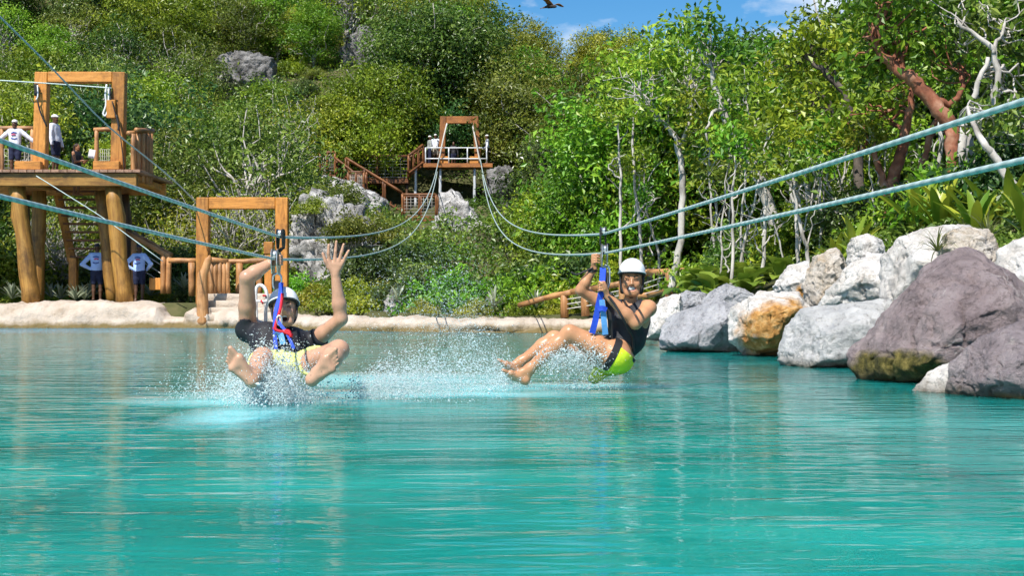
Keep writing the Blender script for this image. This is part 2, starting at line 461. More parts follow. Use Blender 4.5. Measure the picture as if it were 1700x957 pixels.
# ------------------------------------------------------------------ water
def water_material():
    m, nt, b = mat_new("turquoise lagoon water")
    L = nt.links
    geo = nt.nodes.new("ShaderNodeNewGeometry")
    def nz(scale, stretch, detail=3, rough=0.5, dist=0.0):
        mp = nt.nodes.new("ShaderNodeMapping"); mp.inputs['Scale'].default_value = stretch
        L.new(geo.outputs['Position'], mp.inputs['Vector'])
        n = N(nt, "ShaderNodeTexNoise", Scale=scale, Detail=detail, Roughness=rough, Distortion=dist)
        L.new(mp.outputs['Vector'], n.inputs['Vector'])
        return n.outputs['Fac']
    # body colour: milky turquoise, uneven in tone, aerated wake round the riders
    r0 = ramp(nt, [(0.3, (0.0, 0.095, 0.082)), (0.5, (0.003, 0.165, 0.142)), (0.7, (0.010, 0.255, 0.22))])
    L.new(nz(0.5, (0.7, 1.6, 1), 4), r0.inputs['Fac'])
    # reflections put into the colour: dark trees mid water, blue sky along far bank
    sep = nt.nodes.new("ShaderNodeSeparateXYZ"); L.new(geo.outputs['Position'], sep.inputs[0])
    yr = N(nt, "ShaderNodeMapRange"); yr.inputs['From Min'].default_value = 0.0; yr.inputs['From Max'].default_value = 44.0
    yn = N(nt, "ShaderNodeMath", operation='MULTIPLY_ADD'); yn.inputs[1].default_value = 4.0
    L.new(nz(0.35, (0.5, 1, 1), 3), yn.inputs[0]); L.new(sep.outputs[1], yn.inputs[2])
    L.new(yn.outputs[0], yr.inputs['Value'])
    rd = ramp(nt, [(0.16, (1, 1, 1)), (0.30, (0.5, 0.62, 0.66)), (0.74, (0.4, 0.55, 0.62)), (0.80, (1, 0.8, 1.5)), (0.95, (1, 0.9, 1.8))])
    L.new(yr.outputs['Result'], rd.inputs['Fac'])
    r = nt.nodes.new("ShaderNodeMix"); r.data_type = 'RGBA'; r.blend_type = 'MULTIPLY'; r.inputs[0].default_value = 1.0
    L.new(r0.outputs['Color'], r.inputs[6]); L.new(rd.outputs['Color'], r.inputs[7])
    def ell(cx, cy, rx, ry):
        v = N(nt, "ShaderNodeVectorMath", operation='SUBTRACT'); v.inputs[1].default_value = (cx, cy, 0)
        L.new(geo.outputs['Position'], v.inputs[0])
        d = N(nt, "ShaderNodeVectorMath", operation='MULTIPLY'); d.inputs[1].default_value = (1 / rx, 1 / ry, 0)
        L.new(v.outputs[0], d.inputs[0])
        l = N(nt, "ShaderNodeVectorMath", operation='LENGTH'); L.new(d.outputs[0], l.inputs[0])
        mr = N(nt, "ShaderNodeMapRange"); mr.inputs['From Min'].default_value = 1.0; mr.inputs['From Max'].default_value = 0.35
        L.new(l.outputs['Value'], mr.inputs['Value'])
        return mr.outputs['Result']
    fo = None
    for e in ((-1.5, 8.7, 1.05, 0.75), (-0.75, 9.4, 1.9, 0.55), (-0.1, 10.1, 0.8, 0.8), (0.45, 10.3, 0.9, 0.55), (-1.45, 7.6, 0.40, 1.2), (-1.0, 11.2, 1.3, 1.5)):
        x = ell(*e)
        if fo is None: fo = x
        else:
            mx = N(nt, "ShaderNodeMath", operation='MAXIMUM'); L.new(fo, mx.inputs[0]); L.new(x, mx.inputs[1]); fo = mx.outputs[0]
    fn = nz(2.2, (1, 1.2, 1), 6, 0.65)
    fr = N(nt, "ShaderNodeMapRange"); fr.inputs['From Min'].default_value = 0.25; fr.inputs['From Max'].default_value = 0.56
    L.new(fn, fr.inputs['Value'])
    fm = N(nt, "ShaderNodeMath", operation='MULTIPLY'); L.new(fo, fm.inputs[0]); L.new(fr.outputs['Result'], fm.inputs[1])
    mix = nt.nodes.new("ShaderNodeMix"); mix.data_type = 'RGBA'
    L.new(fm.outputs[0], mix.inputs[0]); L.new(r.outputs[2], mix.inputs[6]); mix.inputs[7].default_value = (0.12, 0.50, 0.54, 1)
    L.new(mix.outputs[2], b.inputs['Base Color'])
    b.inputs['Roughness'].default_value = 0.5
    b.inputs['Specular IOR Level'].default_value = 0.0
    b.inputs['Subsurface Weight'].default_value = 1.0
    b.inputs['Subsurface Radius'].default_value = (0.2, 0.5, 0.5)
    b.inputs['Subsurface Scale'].default_value = 7.0
    gl = nt.nodes.new("ShaderNodeBsdfGlossy"); gl.inputs['Roughness'].default_value = 0.035
    fre = nt.nodes.new("ShaderNodeFresnel"); fre.inputs['IOR'].default_value = 1.33
    fs = N(nt, "ShaderNodeMath", operation='MULTIPLY'); fs.inputs[1].default_value = 0.80
    L.new(fre.outputs[0], fs.inputs[0])
    ms = nt.nodes.new("ShaderNodeMixShader")
    L.new(fs.outputs[0], ms.inputs[0]); L.new(b.outputs[0], ms.inputs[1]); L.new(gl.outputs[0], ms.inputs[2])
    L.new(ms.outputs[0], nt.nodes["Material Output"].inputs['Surface'])
    # ripples with long crests across the view, plus chop near the riders
    h1 = nz(1.0, (1.25, 4.4, 1), 2, 0.5, 0.8)
    h2 = nz(1.0, (3.2, 12.0, 1), 2, 0.5, 0.6)
    h3 = nz(6.0, (1.0, 1.0, 1), 4, 0.6)
    a = N(nt, "ShaderNodeMath", operation='MULTIPLY'); a.inputs[1].default_value = 0.0115; L.new(h1, a.inputs[0])
    c = N(nt, "ShaderNodeMath", operation='MULTIPLY_ADD'); c.inputs[1].default_value = 0.0033
    L.new(h2, c.inputs[0]); L.new(a.outputs[0], c.inputs[2])
    ch = N(nt, "ShaderNodeMath", operation='MULTIPLY'); ch.inputs[1].default_value = 0.035
    L.new(h3, ch.inputs[0])
    ch2 = N(nt, "ShaderNodeMath", operation='MULTIPLY'); L.new(ch.outputs[0], ch2.inputs[0]); L.new(fo, ch2.inputs[1])
    sm = N(nt, "ShaderNodeMath", operation='ADD'); L.new(c.outputs[0], sm.inputs[0]); L.new(ch2.outputs[0], sm.inputs[1])
    bp = N(nt, "ShaderNodeBump", Strength=1.0, Distance=1.0)
    L.new(sm.outputs[0], bp.inputs['Height'])
    L.new(bp.outputs['Normal'], gl.inputs['Normal']); L.new(bp.outputs['Normal'], fre.inputs['Normal'])
    return m

wv = [(-70, -40, 0), (9, -40, 0), (9, 44, 0), (-70, 44, 0), (-70, -40, -6), (9, -40, -6), (9, 44, -6), (-70, 44, -6)]
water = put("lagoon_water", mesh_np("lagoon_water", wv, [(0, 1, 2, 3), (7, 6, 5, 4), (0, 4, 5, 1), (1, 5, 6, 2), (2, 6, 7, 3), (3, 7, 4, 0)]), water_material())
tag(water, "rippled milky turquoise water of the lagoon", None, kind="structure")

# ------------------------------------------------------------------ shore bank
def build_bank():
    # photo x, waterline row, top row
    key = [(-260, 545, 505), (-60, 545, 506), (60, 545, 504), (150, 545, 501), (225, 545, 503), (255, 545, 509), (268, 545, 527), (300, 545, 527), (306, 545, 514), (345, 545, 517),
           (440, 547, 522), (520, 549, 527), (650, 551, 528), (850, 553, 531), (985, 553, 532), (1075, 553, 528), (1110, 553, 522)]
    kx = [k[0] for k in key]
    xs = np.linspace(-260, 1110, 760)
    rows = []
    for x in xs:
        yw = np.interp(x, kx, [k[1] for k in key]); yt = np.interp(x, kx, [k[2] for k in key])
        Yw = F * CAMZ / (yw - HY)
        zt = CAMZ + (HY - yt) / F * (Yw + 0.5)
        X = (x - CX) / F * Yw
        prof = [(-0.25, -0.7), (-0.12, -0.2), (0.0, 0.0), (0.06, 0.18 * zt), (0.13, 0.45 * zt), (0.24, 0.72 * zt), (0.42, 0.93 * zt), (0.75, zt), (1.3, zt + 0.02), (2.0, zt + 0.0), (3.0, zt - 0.1), (4.0, zt - 0.5)]
        rows.append([(X, Yw + a, z) for a, z in prof])
    A = np.array(rows)
    n = fbm(A * 1.7, 5, 5, .6)
    n2 = fbm(A * np.array([0.9, 0.9, 5]), 3, 9)
    A[..., 2] += 0.075 * n * (A[..., 2] > -0.3)
    A[..., 1] += 0.17 * n2
    r, c = A.shape[:2]
    ii = np.arange(r * c).reshape(r, c)
    f = np.stack([ii[:-1, :-1], ii[1:, :-1], ii[1:, 1:], ii[:-1, 1:]], -1).reshape(-1, 4)
    tag(put("shore_bank", mesh_np("shore_bank", A.reshape(-1, 3), f, True), M['bank']), "pale pinkish cement bank along the far edge of the water", None, kind="structure")
build_bank()

# ------------------------------------------------------------------ boulders and cliffs
def hull_boulder(name, outline, Y, depth, mat, label, seed, rough, group):
    """angular quarried block: convex hull of the outline seen in the photo and of corner points in front and behind, then broken up"""
    rng = np.random.default_rng(seed)
    pts = np.array([W(x, y, Y)[:] for x, y in outline])
    c = 0.5 * (pts.max(0) + pts.min(0)); rel = pts - c
    ext = rel.max(0) - rel.min(0); size = 0.5 * math.sqrt(ext[0] * ext[2])
    P = [r + np.array([0, rng.uniform(-.14, .14) * depth, 0]) for r in rel]
    for k in range(9):
        a, b = rng.integers(len(rel)), rng.uniform(.35, .78)
        P.append(rel[a] * b + np.array([0, -depth * (.5 - .22 * b * rng.uniform(.3, 1)), 0]))
        P.append(rel[a] * b * rng.uniform(.8, 1.1) + np.array([0, depth * rng.uniform(.3, .5), 0]))
    bm = bmesh.new()
    vs = [bm.verts.new(p) for p in P]
    r = bmesh.ops.convex_hull(bm, input=vs)
    bmesh.ops.delete(bm, geom=list({g for g in r['geom_interior'] + r['geom_unused'] if isinstance(g, bmesh.types.BMVert)}), context='VERTS')
    bmesh.ops.triangulate(bm, faces=bm.faces[:])
    goal = size * (.055 if Y < 12 else .075)
    for it in range(9):
        long_e = [e for e in bm.edges if e.calc_length() > goal]
        if not long_e or len(bm.faces) > 22000: break
        bmesh.ops.subdivide_edges(bm, edges=long_e, cuts=1, use_grid_fill=False)
        bmesh.ops.triangulate(bm, faces=[f for f in bm.faces if len(f.verts) > 3])
    bmesh.ops.smooth_vert(bm, verts=bm.verts[:], factor=.5, use_axis_x=True, use_axis_y=True, use_axis_z=True)
    bmesh.ops.recalc_face_normals(bm, faces=bm.faces[:])
    bm.normal_update()
    co = np.array([v.co[:] for v in bm.verts]); nr = np.array([v.normal[:] for v in bm.verts])
    q = co / size
    low = fbm(q * 1.1 + seed * 3.1, 3, seed)
    strata = fbm(q * np.array([2.2, 2.2, 5.0]) + seed, 4, seed + 3)
    fine = fbm(q * 7.0 + seed, 4, seed + 5, .6)
    crack = np.abs(fbm(q * 1.7 + 40 + seed, 3, seed + 9))
    d = low * rough * .9 + strata * rough * .75 + fine * rough * .38 - np.clip(.08 - crack, 0, .08) / .08 * rough * 1.3
    co = co + nr * (d * size)[:, None]
    for v, p in zip(bm.verts, co): v.co = p
    me = bpy.data.meshes.new(name); bm.to_mesh(me); bm.free()
    me.polygons.foreach_set("use_smooth", [True] * len(me.polygons))
    return tag(put(name, me, mat, None, Matrix.Translation(Vector(c))), label, "boulder", group)

ICO = {}
def ico(sub):
    if sub not in ICO:
        bm = bmesh.new()
        bmesh.ops.create_icosphere(bm, subdivisions=sub, radius=1.0)
        bm.verts.ensure_lookup_table()
        v = np.array([p.co[:] for p in bm.verts]); f = np.array([[q.index for q in p.verts] for p in bm.faces])
        bm.free()
        ICO[sub] = (v, f)
    return ICO[sub]

def boulder(name, outline, Y, depth, mat, label, cat="boulder", group=None, seed=1, rough=0.06, nplanes=15, sub=None, parent=None, flat=0.55, kind=None, nscale=1.6, angular=False):
    """closed stone: its outline seen from the water comes from the photo, its depth and its faces are cut by random planes"""
    rng = np.random.default_rng(seed)
    pts = np.array([W(x, y, Y)[:] for x, y in outline])
    c = pts.mean(0)
    c[2] = 0.5 * (pts[:, 2].max() + pts[:, 2].min()); c[0] = 0.5 * (pts[:, 0].max() + pts[:, 0].min())
    rel = pts - c
    ang = np.arctan2(rel[:, 2], rel[:, 0]); rad = np.hypot(rel[:, 0], rel[:, 2])
    # densify the polygon so that straight sides stay straight
    P2 = rel[:, [0, 2]]
    dens = np.concatenate([P2[i] + (P2[(i + 1) % len(P2)] - P2[i]) * np.linspace(0, 1, 30)[:, None][:-1] for i in range(len(P2))])
    ang = np.arctan2(dens[:, 1], dens[:, 0]); rad = np.hypot(dens[:, 0], dens[:, 1])
    o = np.argsort(ang); ang, rad = ang[o], rad[o]
    ang = np.concatenate([ang - 2 * math.pi, ang, ang + 2 * math.pi]); rad = np.tile(rad, 3)
    if sub is None: sub = 6 if Y < 18 else 5
    v, f = ico(sub)
    th = np.arctan2(v[:, 2], v[:, 0])
    R = np.interp(th, ang, rad)
    s = np.clip(np.hypot(v[:, 0], v[:, 2]), 1e-6, 1)
    e = flat
    q = s ** e
    zs = v[:, 1]
    p = np.stack([np.cos(th) * R * q, np.sign(v[:, 1]) * np.abs(v[:, 1]) ** 0.8 * depth * 0.5, np.sin(th) * R * q], -1)
    # plane cuts on the front and back
    size = np.median(np.interp(np.linspace(-3, 3, 60), ang, rad))
    for k in range(nplanes):
        n = rng.normal(size=3) * (np.array([1, 1, 1]) if angular else np.array([.75, 1, .75])); n[1] = -abs(n[1]) * 1.0 - (0.3 if angular else 0.75)
        if k % 3 == 2: n[1] *= -1
        n[2] = max(n[2], -0.02 if angular else -0.12) if k % 3 != 2 else n[2]
        n /= np.linalg.norm(n)
        pr = p @ n
        h = pr.max() * (rng.uniform(0.66, 0.9) if angular else rng.uniform(0.55, 0.84))
        over = np.clip(pr - h, 0, None)
        p = p - over[:, None] * n * 0.97
    scl = nscale / max(size, 0.05)
    nn = fbm(p * scl + seed * 3.1, 6, seed, 0.58)
    ridg = 1 - np.abs(fbm(p * scl * 1.3 + 50 + seed, 4, seed + 7))
    d = v.copy()
    p = p + d * (nn * rough * 1.5 * size + (ridg - 0.7) * rough * 1.5 * size)[:, None]
    me = mesh_np(name, p, f, True)
    o = put(name, me, mat, parent, Matrix.Translation(Vector(c)))
    if parent is None:
        tag(o, label, cat, group, kind)
    return o

orange_rock = rock_mat("white limestone with ochre face", WHITE_R, patch=[((0.08, -0.5, -0.08), (0.62, 1.0, 0.47), OCHRE)], bump=0.7)
purple_moss = rock_mat("purple grey stone with mossy foot", PURPLE_R, patch=[((-0.66, -0.45, -0.44), (0.55, 1.0, 0.24), MOSS)], vein=0.8, scale=1.7)
purple_low = rock_mat("purple grey stone with rusty foot", [(0.3, (0.19, 0.155, 0.16)), (0.47, (0.37, 0.31, 0.32)), (0.68, (0.55, 0.475, 0.48))], patch=[((0.0, -0.5, -0.26), (0.42, 0.9, 0.09), OCHRE)], vein=0.8, scale=2.2)
ochre_side = rock_mat("white limestone stained ochre", WHITE_R, patch=[((0.05, -0.2, -0.15), (0.22, 0.5, 0.18), OCHRE)], bump=0.7)
grey_rock = rock_mat("pale grey limestone", GREY_R, bump=0.7)
grey_white = rock_mat("greyish white limestone", [(0.3, (0.34, 0.34, 0.34)), (0.5, (0.52, 0.52, 0.51)), (0.7, (0.66, 0.65, 0.63))], bump=0.7)
cream_rock = rock_mat("cream limestone with ochre stains", [(0.32, (0.50, 0.34, 0.18)), (0.46, (0.62, 0.54, 0.44)), (0.65, (0.75, 0.70, 0.64))], bump=0.8)

for m_ in (orange_rock, purple_moss, purple_low, grey_rock, grey_white, M['white_rock']): wet_foot(m_, -0.15, (0.10, 0.085, 0.05))
BL = [
 ("boulder", [(1418,592),(1452,562),(1482,528),(1520,474),(1560,428),(1590,414),(1640,420),(1668,452),(1702,495),(1775,560),(1775,648),(1600,650),(1480,646),(1432,634)], 11.2, 1.9, purple_moss, "large purple grey boulder with a mossy dark foot", 4, 0.035),
 ("boulder", [(1580,640),(1584,606),(1606,575),(1650,545),(1700,524),(1765,512),(1830,600),(1800,690),(1640,690),(1582,676)], 9.3, 1.1, purple_low, "purple grey boulder in the bottom right, closest to the camera", 5, 0.04),
 ("boulder", [(1513,652),(1540,618),(1582,600),(1606,640),(1596,678),(1525,672)], 9.75, 0.5, M['white_rock'], "small white boulder wedged between the two purple boulders", 6, 0.05),
 ("boulder", [(1300,598),(1318,555),(1338,522),(1400,515),(1470,503),(1486,560),(1450,622),(1312,622)], 14.1, 1.5, grey_white, "flat sided pale grey boulder between the ochre and the purple boulder", 7, 0.035),
 ("boulder", [(1206,566),(1214,512),(1240,490),(1330,484),(1357,520),(1322,596),(1236,600)], 17.0, 1.5, orange_rock, "boulder with a bright ochre orange front face", 8, 0.05),
 ("boulder", [(1098,566),(1110,532),(1188,502),(1214,520),(1234,594),(1160,594),(1100,584)], 18.6, 1.4, grey_rock, "angular light grey slab boulder left of the ochre one", 19, 0.035),
 ("boulder", [(1072,566),(1080,525),(1100,500),(1128,492),(1136,566)], 21.5, 1.2, M['white_rock'], "white boulder at the left end of the rock line", 10, 0.06),
 ("boulder", [(1112,528),(1118,500),(1140,484),(1172,490),(1180,535)], 22.5, 1.1, grey_rock, "small grey boulder behind the left end of the rock line", 11, 0.06),
 ("boulder", [(1155,530),(1180,492),(1205,474),(1246,490),(1262,530)], 21.5, 1.2, grey_rock, "peaked grey boulder behind the light grey slab", 12, 0.05),
 ("boulder", [(1236,505),(1262,488),(1300,484),(1322,505),(1290,525)], 19.8, 1.0, M['white_rock'], "low white boulder behind the ochre boulder", 13, 0.06),
 ("boulder", [(1289,478),(1308,446),(1342,438),(1362,470),(1352,510),(1302,510)], 18.9, 1.1, ochre_side, "white boulder with a rusty lower corner, left of the tall stack", 14, 0.06),
 ("boulder", [(1335,480),(1350,432),(1385,420),(1402,446),(1398,520),(1342,520)], 17.6, 1.1, cream_rock, "cream ochre streaked upright boulder above the flat sided one", 15, 0.07),
 ("boulder", [(1408,440),(1414,402),(1438,393),(1462,405),(1466,470),(1420,480)], 16.6, 0.9, M['white_rock'], "rounded white knob of rock on top of the pile", 16, 0.05),
 ("boulder", [(1362,522),(1402,452),(1440,425),(1490,432),(1500,500),(1480,545),(1400,545)], 15.8, 1.2, M['white_rock'], "white boulder sloping down left of the biggest white one", 17, 0.06),
 ("boulder", [(1468,540),(1480,440),(1492,408),(1545,390),(1600,388),(1640,402),(1650,470),(1620,560),(1520,565)], 14.3, 1.5, M['white_rock'], "biggest white boulder rising behind the large purple one", 18, 0.04),
 ("boulder", [(1560,425),(1570,392),(1600,380),(1640,386),(1656,415),(1640,450)], 13.2, 0.6, cream_rock, "yellowish crumbly rock on the top of the rock pile", 9, 0.09),
 ("boulder", [(1640,500),(1662,428),(1700,398),(1770,396),(1800,520),(1700,560)], 12.6, 1.3, M['white_rock'], "white boulder cut by the right edge of the picture", 20, 0.05),
]
for (nm, out, Y, dep, mt, lab, sd, rg) in BL:
    if Y > 12 and "orange" not in lab:
        ox, oy = sum(p[0] for p in out) / len(out), max(p[1] for p in out)
        out = [(ox + (x - ox) * 1.10, oy + (y - oy) * 1.08) for x, y in out]
    hull_boulder(nm, out, Y, dep, mt, lab, sd, max(rg * 1.15, .05), "boulders along the right shore")

CL = [
 ([(476,505),(480,410),(492,350),(520,326),(566,334),(598,370),(614,430),(612,505)], 47.5, 3.0, "tall pale limestone wall beside the right post of the lower gate", 31, 0.17),
 ([(585,510),(592,470),(610,450),(640,455),(650,510)], 47.0, 2.0, "low limestone ledge right of the raised hand", 32, 0.10),
 ([(722,450),(726,350),(742,310),(770,335),(806,380),(822,450)], 66.0, 3.5, "white limestone outcrop under the far platform", 33, 0.13),
 ([(358,150),(360,98),(385,86),(425,90),(454,98),(462,150)], 98.0, 3.5, "grey rock face high on the left hillside", 34, 0.08),
 ([(566,150),(574,75),(600,46),(624,56),(644,82),(664,100),(656,140),(618,165)], 101.0, 3.5, "streaked white cliff near the top of the hill", 35, 0.16),
 ([(515,350),(525,290),(560,296),(610,318),(650,335),(640,365),(540,365)], 77.5, 3.0, "pale rock ledge under the far stairs", 36, 0.12),
 ([(808,320),(812,284),(840,278),(868,300),(872,345),(830,345)], 82.5, 3.0, "dark weathered rock at the right end of the far platform", 37, 0.12),
 ([(632,545),(640,500),(652,480),(668,500),(672,545)], 37.0, 0.8, "slim grey rock standing behind the bank", 38, 0.12),
]
for (out, Y, dep, lab, sd, rg) in CL:
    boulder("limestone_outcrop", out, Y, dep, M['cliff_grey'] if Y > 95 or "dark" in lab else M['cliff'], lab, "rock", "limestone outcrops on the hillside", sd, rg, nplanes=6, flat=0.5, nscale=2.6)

# ------------------------------------------------------------------ vegetation
def leaves_mesh(name, C, size, rng, cl, up=0.35, out=None, aspect=0.5, drop=0.0):
    """one pointed, folded leaf at each point of C"""
    n = len(C)
    nrm = rng.normal(size=(n, 3)); nrm[:, 2] += up * 2.0
    if out is not None: nrm += out * 0.8
    nrm /= np.linalg.norm(nrm, axis=1)[:, None]
    d = rng.normal(size=(n, 3)); d[:, 2] -= drop
    d -= nrm * (d * nrm).sum(1)[:, None]
    d /= np.linalg.norm(d, axis=1)[:, None]
    s = np.cross(nrm, d)
    L = size * rng.uniform(0.6, 1.25, n)[:, None]
    w = L * aspect
    base = C - d * L * 0.5
    tip = C + d * L * 0.5 - nrm * L * 0.12
    mid = C + d * L * 0.05
    a = mid + s * w * 0.5 + nrm * L * 0.10
    b = mid - s * w * 0.5 + nrm * L * 0.10
    v = np.stack([base, a, tip, b], 1).reshape(-1, 3)
    k = np.arange(n) * 4
    f = np.concatenate([np.stack([k, k + 1, k + 2], 1), np.stack([k, k + 2, k + 3], 1)])
    rnd = np.clip(0.6 * cl + 0.4 * rng.uniform(0, 1, n), 0, 1)
    return mesh_np(name, v, f, False, {"rnd": np.concatenate([rnd, rnd])})

def tube_data(path, radii, sides=6, cap=True):
    path = [Vector(p) for p in path]
    n = len(path)
    vs, fs = [], []
    ref = None
    for i, p in enumerate(path):
        t = (path[min(i + 1, n - 1)] - path[max(i - 1, 0)])
        if t.length < 1e-9: t = V(0, 0, 1)
        t.normalize()
        if ref is None:
            ref = t.orthogonal().normalized()
        ref = (ref - t * ref.dot(t))
        if ref.length < 1e-6: ref = t.orthogonal()
        ref.normalize()
        s2 = t.cross(ref)
        for k in range(sides):
            a = 2 * math.pi * k / sides
            vs.append(p + (ref * math.cos(a) + s2 * math.sin(a)) * radii[i])
    for i in range(n - 1):
        for k in range(sides):
            a, b = i * sides + k, i * sides + (k + 1) % sides
            fs.append((a, b, b + sides, a + sides))
    if cap:
        fs.append(tuple(reversed(range(sides))))
        fs.append(tuple((n - 1) * sides + k for k in range(sides)))
    return vs, fs

def tubes_mesh(name, tubes, sides=6, smooth=True):
    vs, fs = [], []
    for path, radii in tubes:
        v, f = tube_data(path, radii, sides)
        o = len(vs)
        vs += [tuple(p) for p in v]; fs += [tuple(i + o for i in q) for q in f]
    me = bpy.data.meshes.new(name)
    me.from_pydata(vs, [], fs)
    me.polygons.foreach_set("use_smooth", [smooth] * len(me.polygons))
    me.update()
    return me

def smooth_path(pts, n=4):
    """Catmull-Rom through (point, radius)"""
    P = [Vector(p[0]) for p in pts]; R = [p[1] for p in pts]
    out, rr = [], []
    for i in range(len(P) - 1):
        p0, p1, p2, p3 = P[max(i - 1, 0)], P[i], P[i + 1], P[min(i + 2, len(P) - 1)]
        for k in range(n):
            t = k / n
            out.append(0.5 * ((2 * p1) + (p2 - p0) * t + (2 * p0 - 5 * p1 + 4 * p2 - p3) * t * t + (3 * p1 - p0 - 3 * p2 + p3) * t ** 3))
            rr.append(R[i] + (R[i + 1] - R[i]) * t)
    out.append(P[-1]); rr.append(R[-1])
    return out, rr

def wiggle(a, b, ra, rb, rnd, amp=0.12, n=5):
    a, b = Vector(a), Vector(b)
    L = (b - a).length
    pts = []
    for i in range(n + 1):
        t = i / n
        p = a.lerp(b, t)
        if 0 < i < n:
            p = p + V(rnd.uniform(-1, 1), rnd.uniform(-1, 1), rnd.uniform(-1, 1)) * amp * L * 0.5
        pts.append((p, ra + (rb - ra) * t))
    return smooth_path(pts, 2)

def crown_points(r, h, nclus, per, spread, rng, zc, shape='dome', hollow=0.55):
    d = rng.normal(size=(nclus, 3)); d /= np.linalg.norm(d, axis=1)[:, None]
    if shape == 'dome': d[:, 2] = np.abs(d[:, 2]) * 1.0 - 0.25
    lob = 1 + 0.42 * fbm(d * 1.9 + rng.uniform(0, 50), 3, 2)
    rr = (hollow + (1 - hollow) * rng.uniform(0, 1, nclus) ** 0.6) * lob
    C = d * rr[:, None] * np.array([r, r, h]) + np.array([0, 0, zc])
    C = C + rng.normal(size=C.shape) * r * np.array([.13, .13, .10])
    cl = rng.uniform(0, 1, nclus)
    A = np.repeat(C, per, 0) + rng.normal(size=(nclus * per, 3)) * spread * np.array([1, 1, 0.6])
    out = np.repeat(d, per, 0)
    return C, A, out, np.repeat(cl, per)

PROTO = {}
def make_proto(key, r, h, trunk_h, nclus, per, leaf, leafmat, barkmat, seed, spread=0.28, trunk_r=0.09, limbs=10, shape='ball', aspect=0.5, hollow=0.5, drop=0.0, up=0.35):
    rng = np.random.default_rng(seed); rnd = random.Random(seed)
    zc = trunk_h + h * (0.75 if shape == 'ball' else 0.25)
    nclus, per = (int(nclus * .42), int(per * 2.4)) if nclus > 120 and per > 20 else (nclus, per)
    C, A, out, cl = crown_points(r, h, nclus, per, spread * 1.08, rng, zc, shape, hollow)
    keep = A[:, 2] > 0.02
    crown = leaves_mesh(key + "_crown", A[keep], leaf, rng, cl[keep], up, out[keep], aspect, drop)
    crown.materials.append(M[leafmat])
    tub = [wiggle((0, 0, -0.6), (0, 0, zc * 0.8), trunk_r * 1.2, trunk_r * 0.7, rnd, 0.08)]
    for i in rng.choice(nclus, min(limbs, nclus), replace=False):
        z0 = rnd.uniform(0.15, 0.75) * zc
        tub.append(wiggle((0, 0, z0), C[i], trunk_r * 0.55, trunk_r * 0.12, rnd, 0.2))
    trunk = tubes_mesh(key + "_trunk", tub, 5)
    trunk.materials.append(M[barkmat])
    PROTO[key] = (trunk, crown, max(r, 0.1), zc + h)

make_proto('olive_a', 2.9, 2.3, 1.4, 420, 34, 0.20, 'leaf_olive', 'bark_pale', 11, 0.36, 0.13, 14)
make_proto('olive_b', 2.5, 2.6, 1.6, 380, 34, 0.19, 'leaf_olive', 'bark_pale', 12, 0.33, 0.12, 14)
make_proto('bright_a', 2.6, 2.2, 1.3, 400, 34, 0.19, 'leaf_bright', 'bark_pale', 13, 0.33, 0.11, 12)
make_proto('bright_b', 2.0, 2.4, 1.5, 330, 32, 0.18, 'leaf_bright', 'bark_pale', 14, 0.30, 0.10, 12)
make_proto('dark_a', 2.5, 2.4, 1.5, 360, 34, 0.20, 'leaf_dark', 'bark_dark', 15, 0.33, 0.13, 12)
make_proto('dark_b', 2.0, 1.8, 0.9, 300, 32, 0.18, 'leaf_dark', 'bark_dark', 16, 0.30, 0.10, 10)
make_proto('yellow_a', 1.9, 1.7, 0.9, 260, 32, 0.17, 'leaf_yellow', 'bark_pale', 17, 0.28, 0.08, 12)
make_proto('bush_bright', 1.3, 1.2, 0.05, 170, 26, 0.17, 'leaf_bright', 'bark_pale', 18, 0.20, 0.05, 8, 'dome')
make_proto('bush_olive', 1.4, 1.1, 0.05, 180, 26, 0.16, 'leaf_olive', 'bark_pale', 19, 0.20, 0.05, 8, 'dome')
make_proto('bush_yellow', 1.0, 0.8, 0.02, 130, 24, 0.13, 'leaf_yellow', 'bark_pale', 20, 0.16, 0.04, 6, 'dome')
make_proto('bush_dark', 1.3, 1.3, 0.05, 170, 26, 0.17, 'leaf_dark', 'bark_dark', 21, 0.20, 0.05, 8, 'dome')
make_proto('dry_shrub', 1.4, 1.4, 0.2, 110, 7, 0.13, 'leaf_dry', 'bark_pale', 22, 0.26, 0.05, 60, 'dome')
make_proto('twiggy', 1.7, 2.2, 0.5, 150, 9, 0.15, 'leaf_yellow', 'bark_pale', 23, 0.30, 0.06, 90, 'ball')

make_proto('open_a', 2.4, 1.9, 2.2, 46, 95, 0.19, 'leaf_olive', 'bark_pale', 24, 0.42, 0.11, 46, 'ball', hollow=.35)
make_proto('open_b', 2.2, 2.2, 2.4, 42, 95, 0.19, 'leaf_bright', 'bark_pale', 25, 0.40, 0.10, 42, 'ball', hollow=.3)

def plant(key, loc, s, label, cat, group, name, rz=None, rnd=random, sz=1.0):
    tr, cr, r, hgt = PROTO[key]
    e = bpy.data.objects.new(name, None)
    e.location = loc; e.scale = (s, s, s * sz); e.rotation_euler = (0, 0, rnd.uniform(0, 6.28) if rz is None else rz)
    link(e)
    tag(e, label, cat, group)
    for nm, me in (("trunk", tr), ("crown", cr)):
        o = bpy.data.objects.new(nm, me)
        link(o, e)
    return e

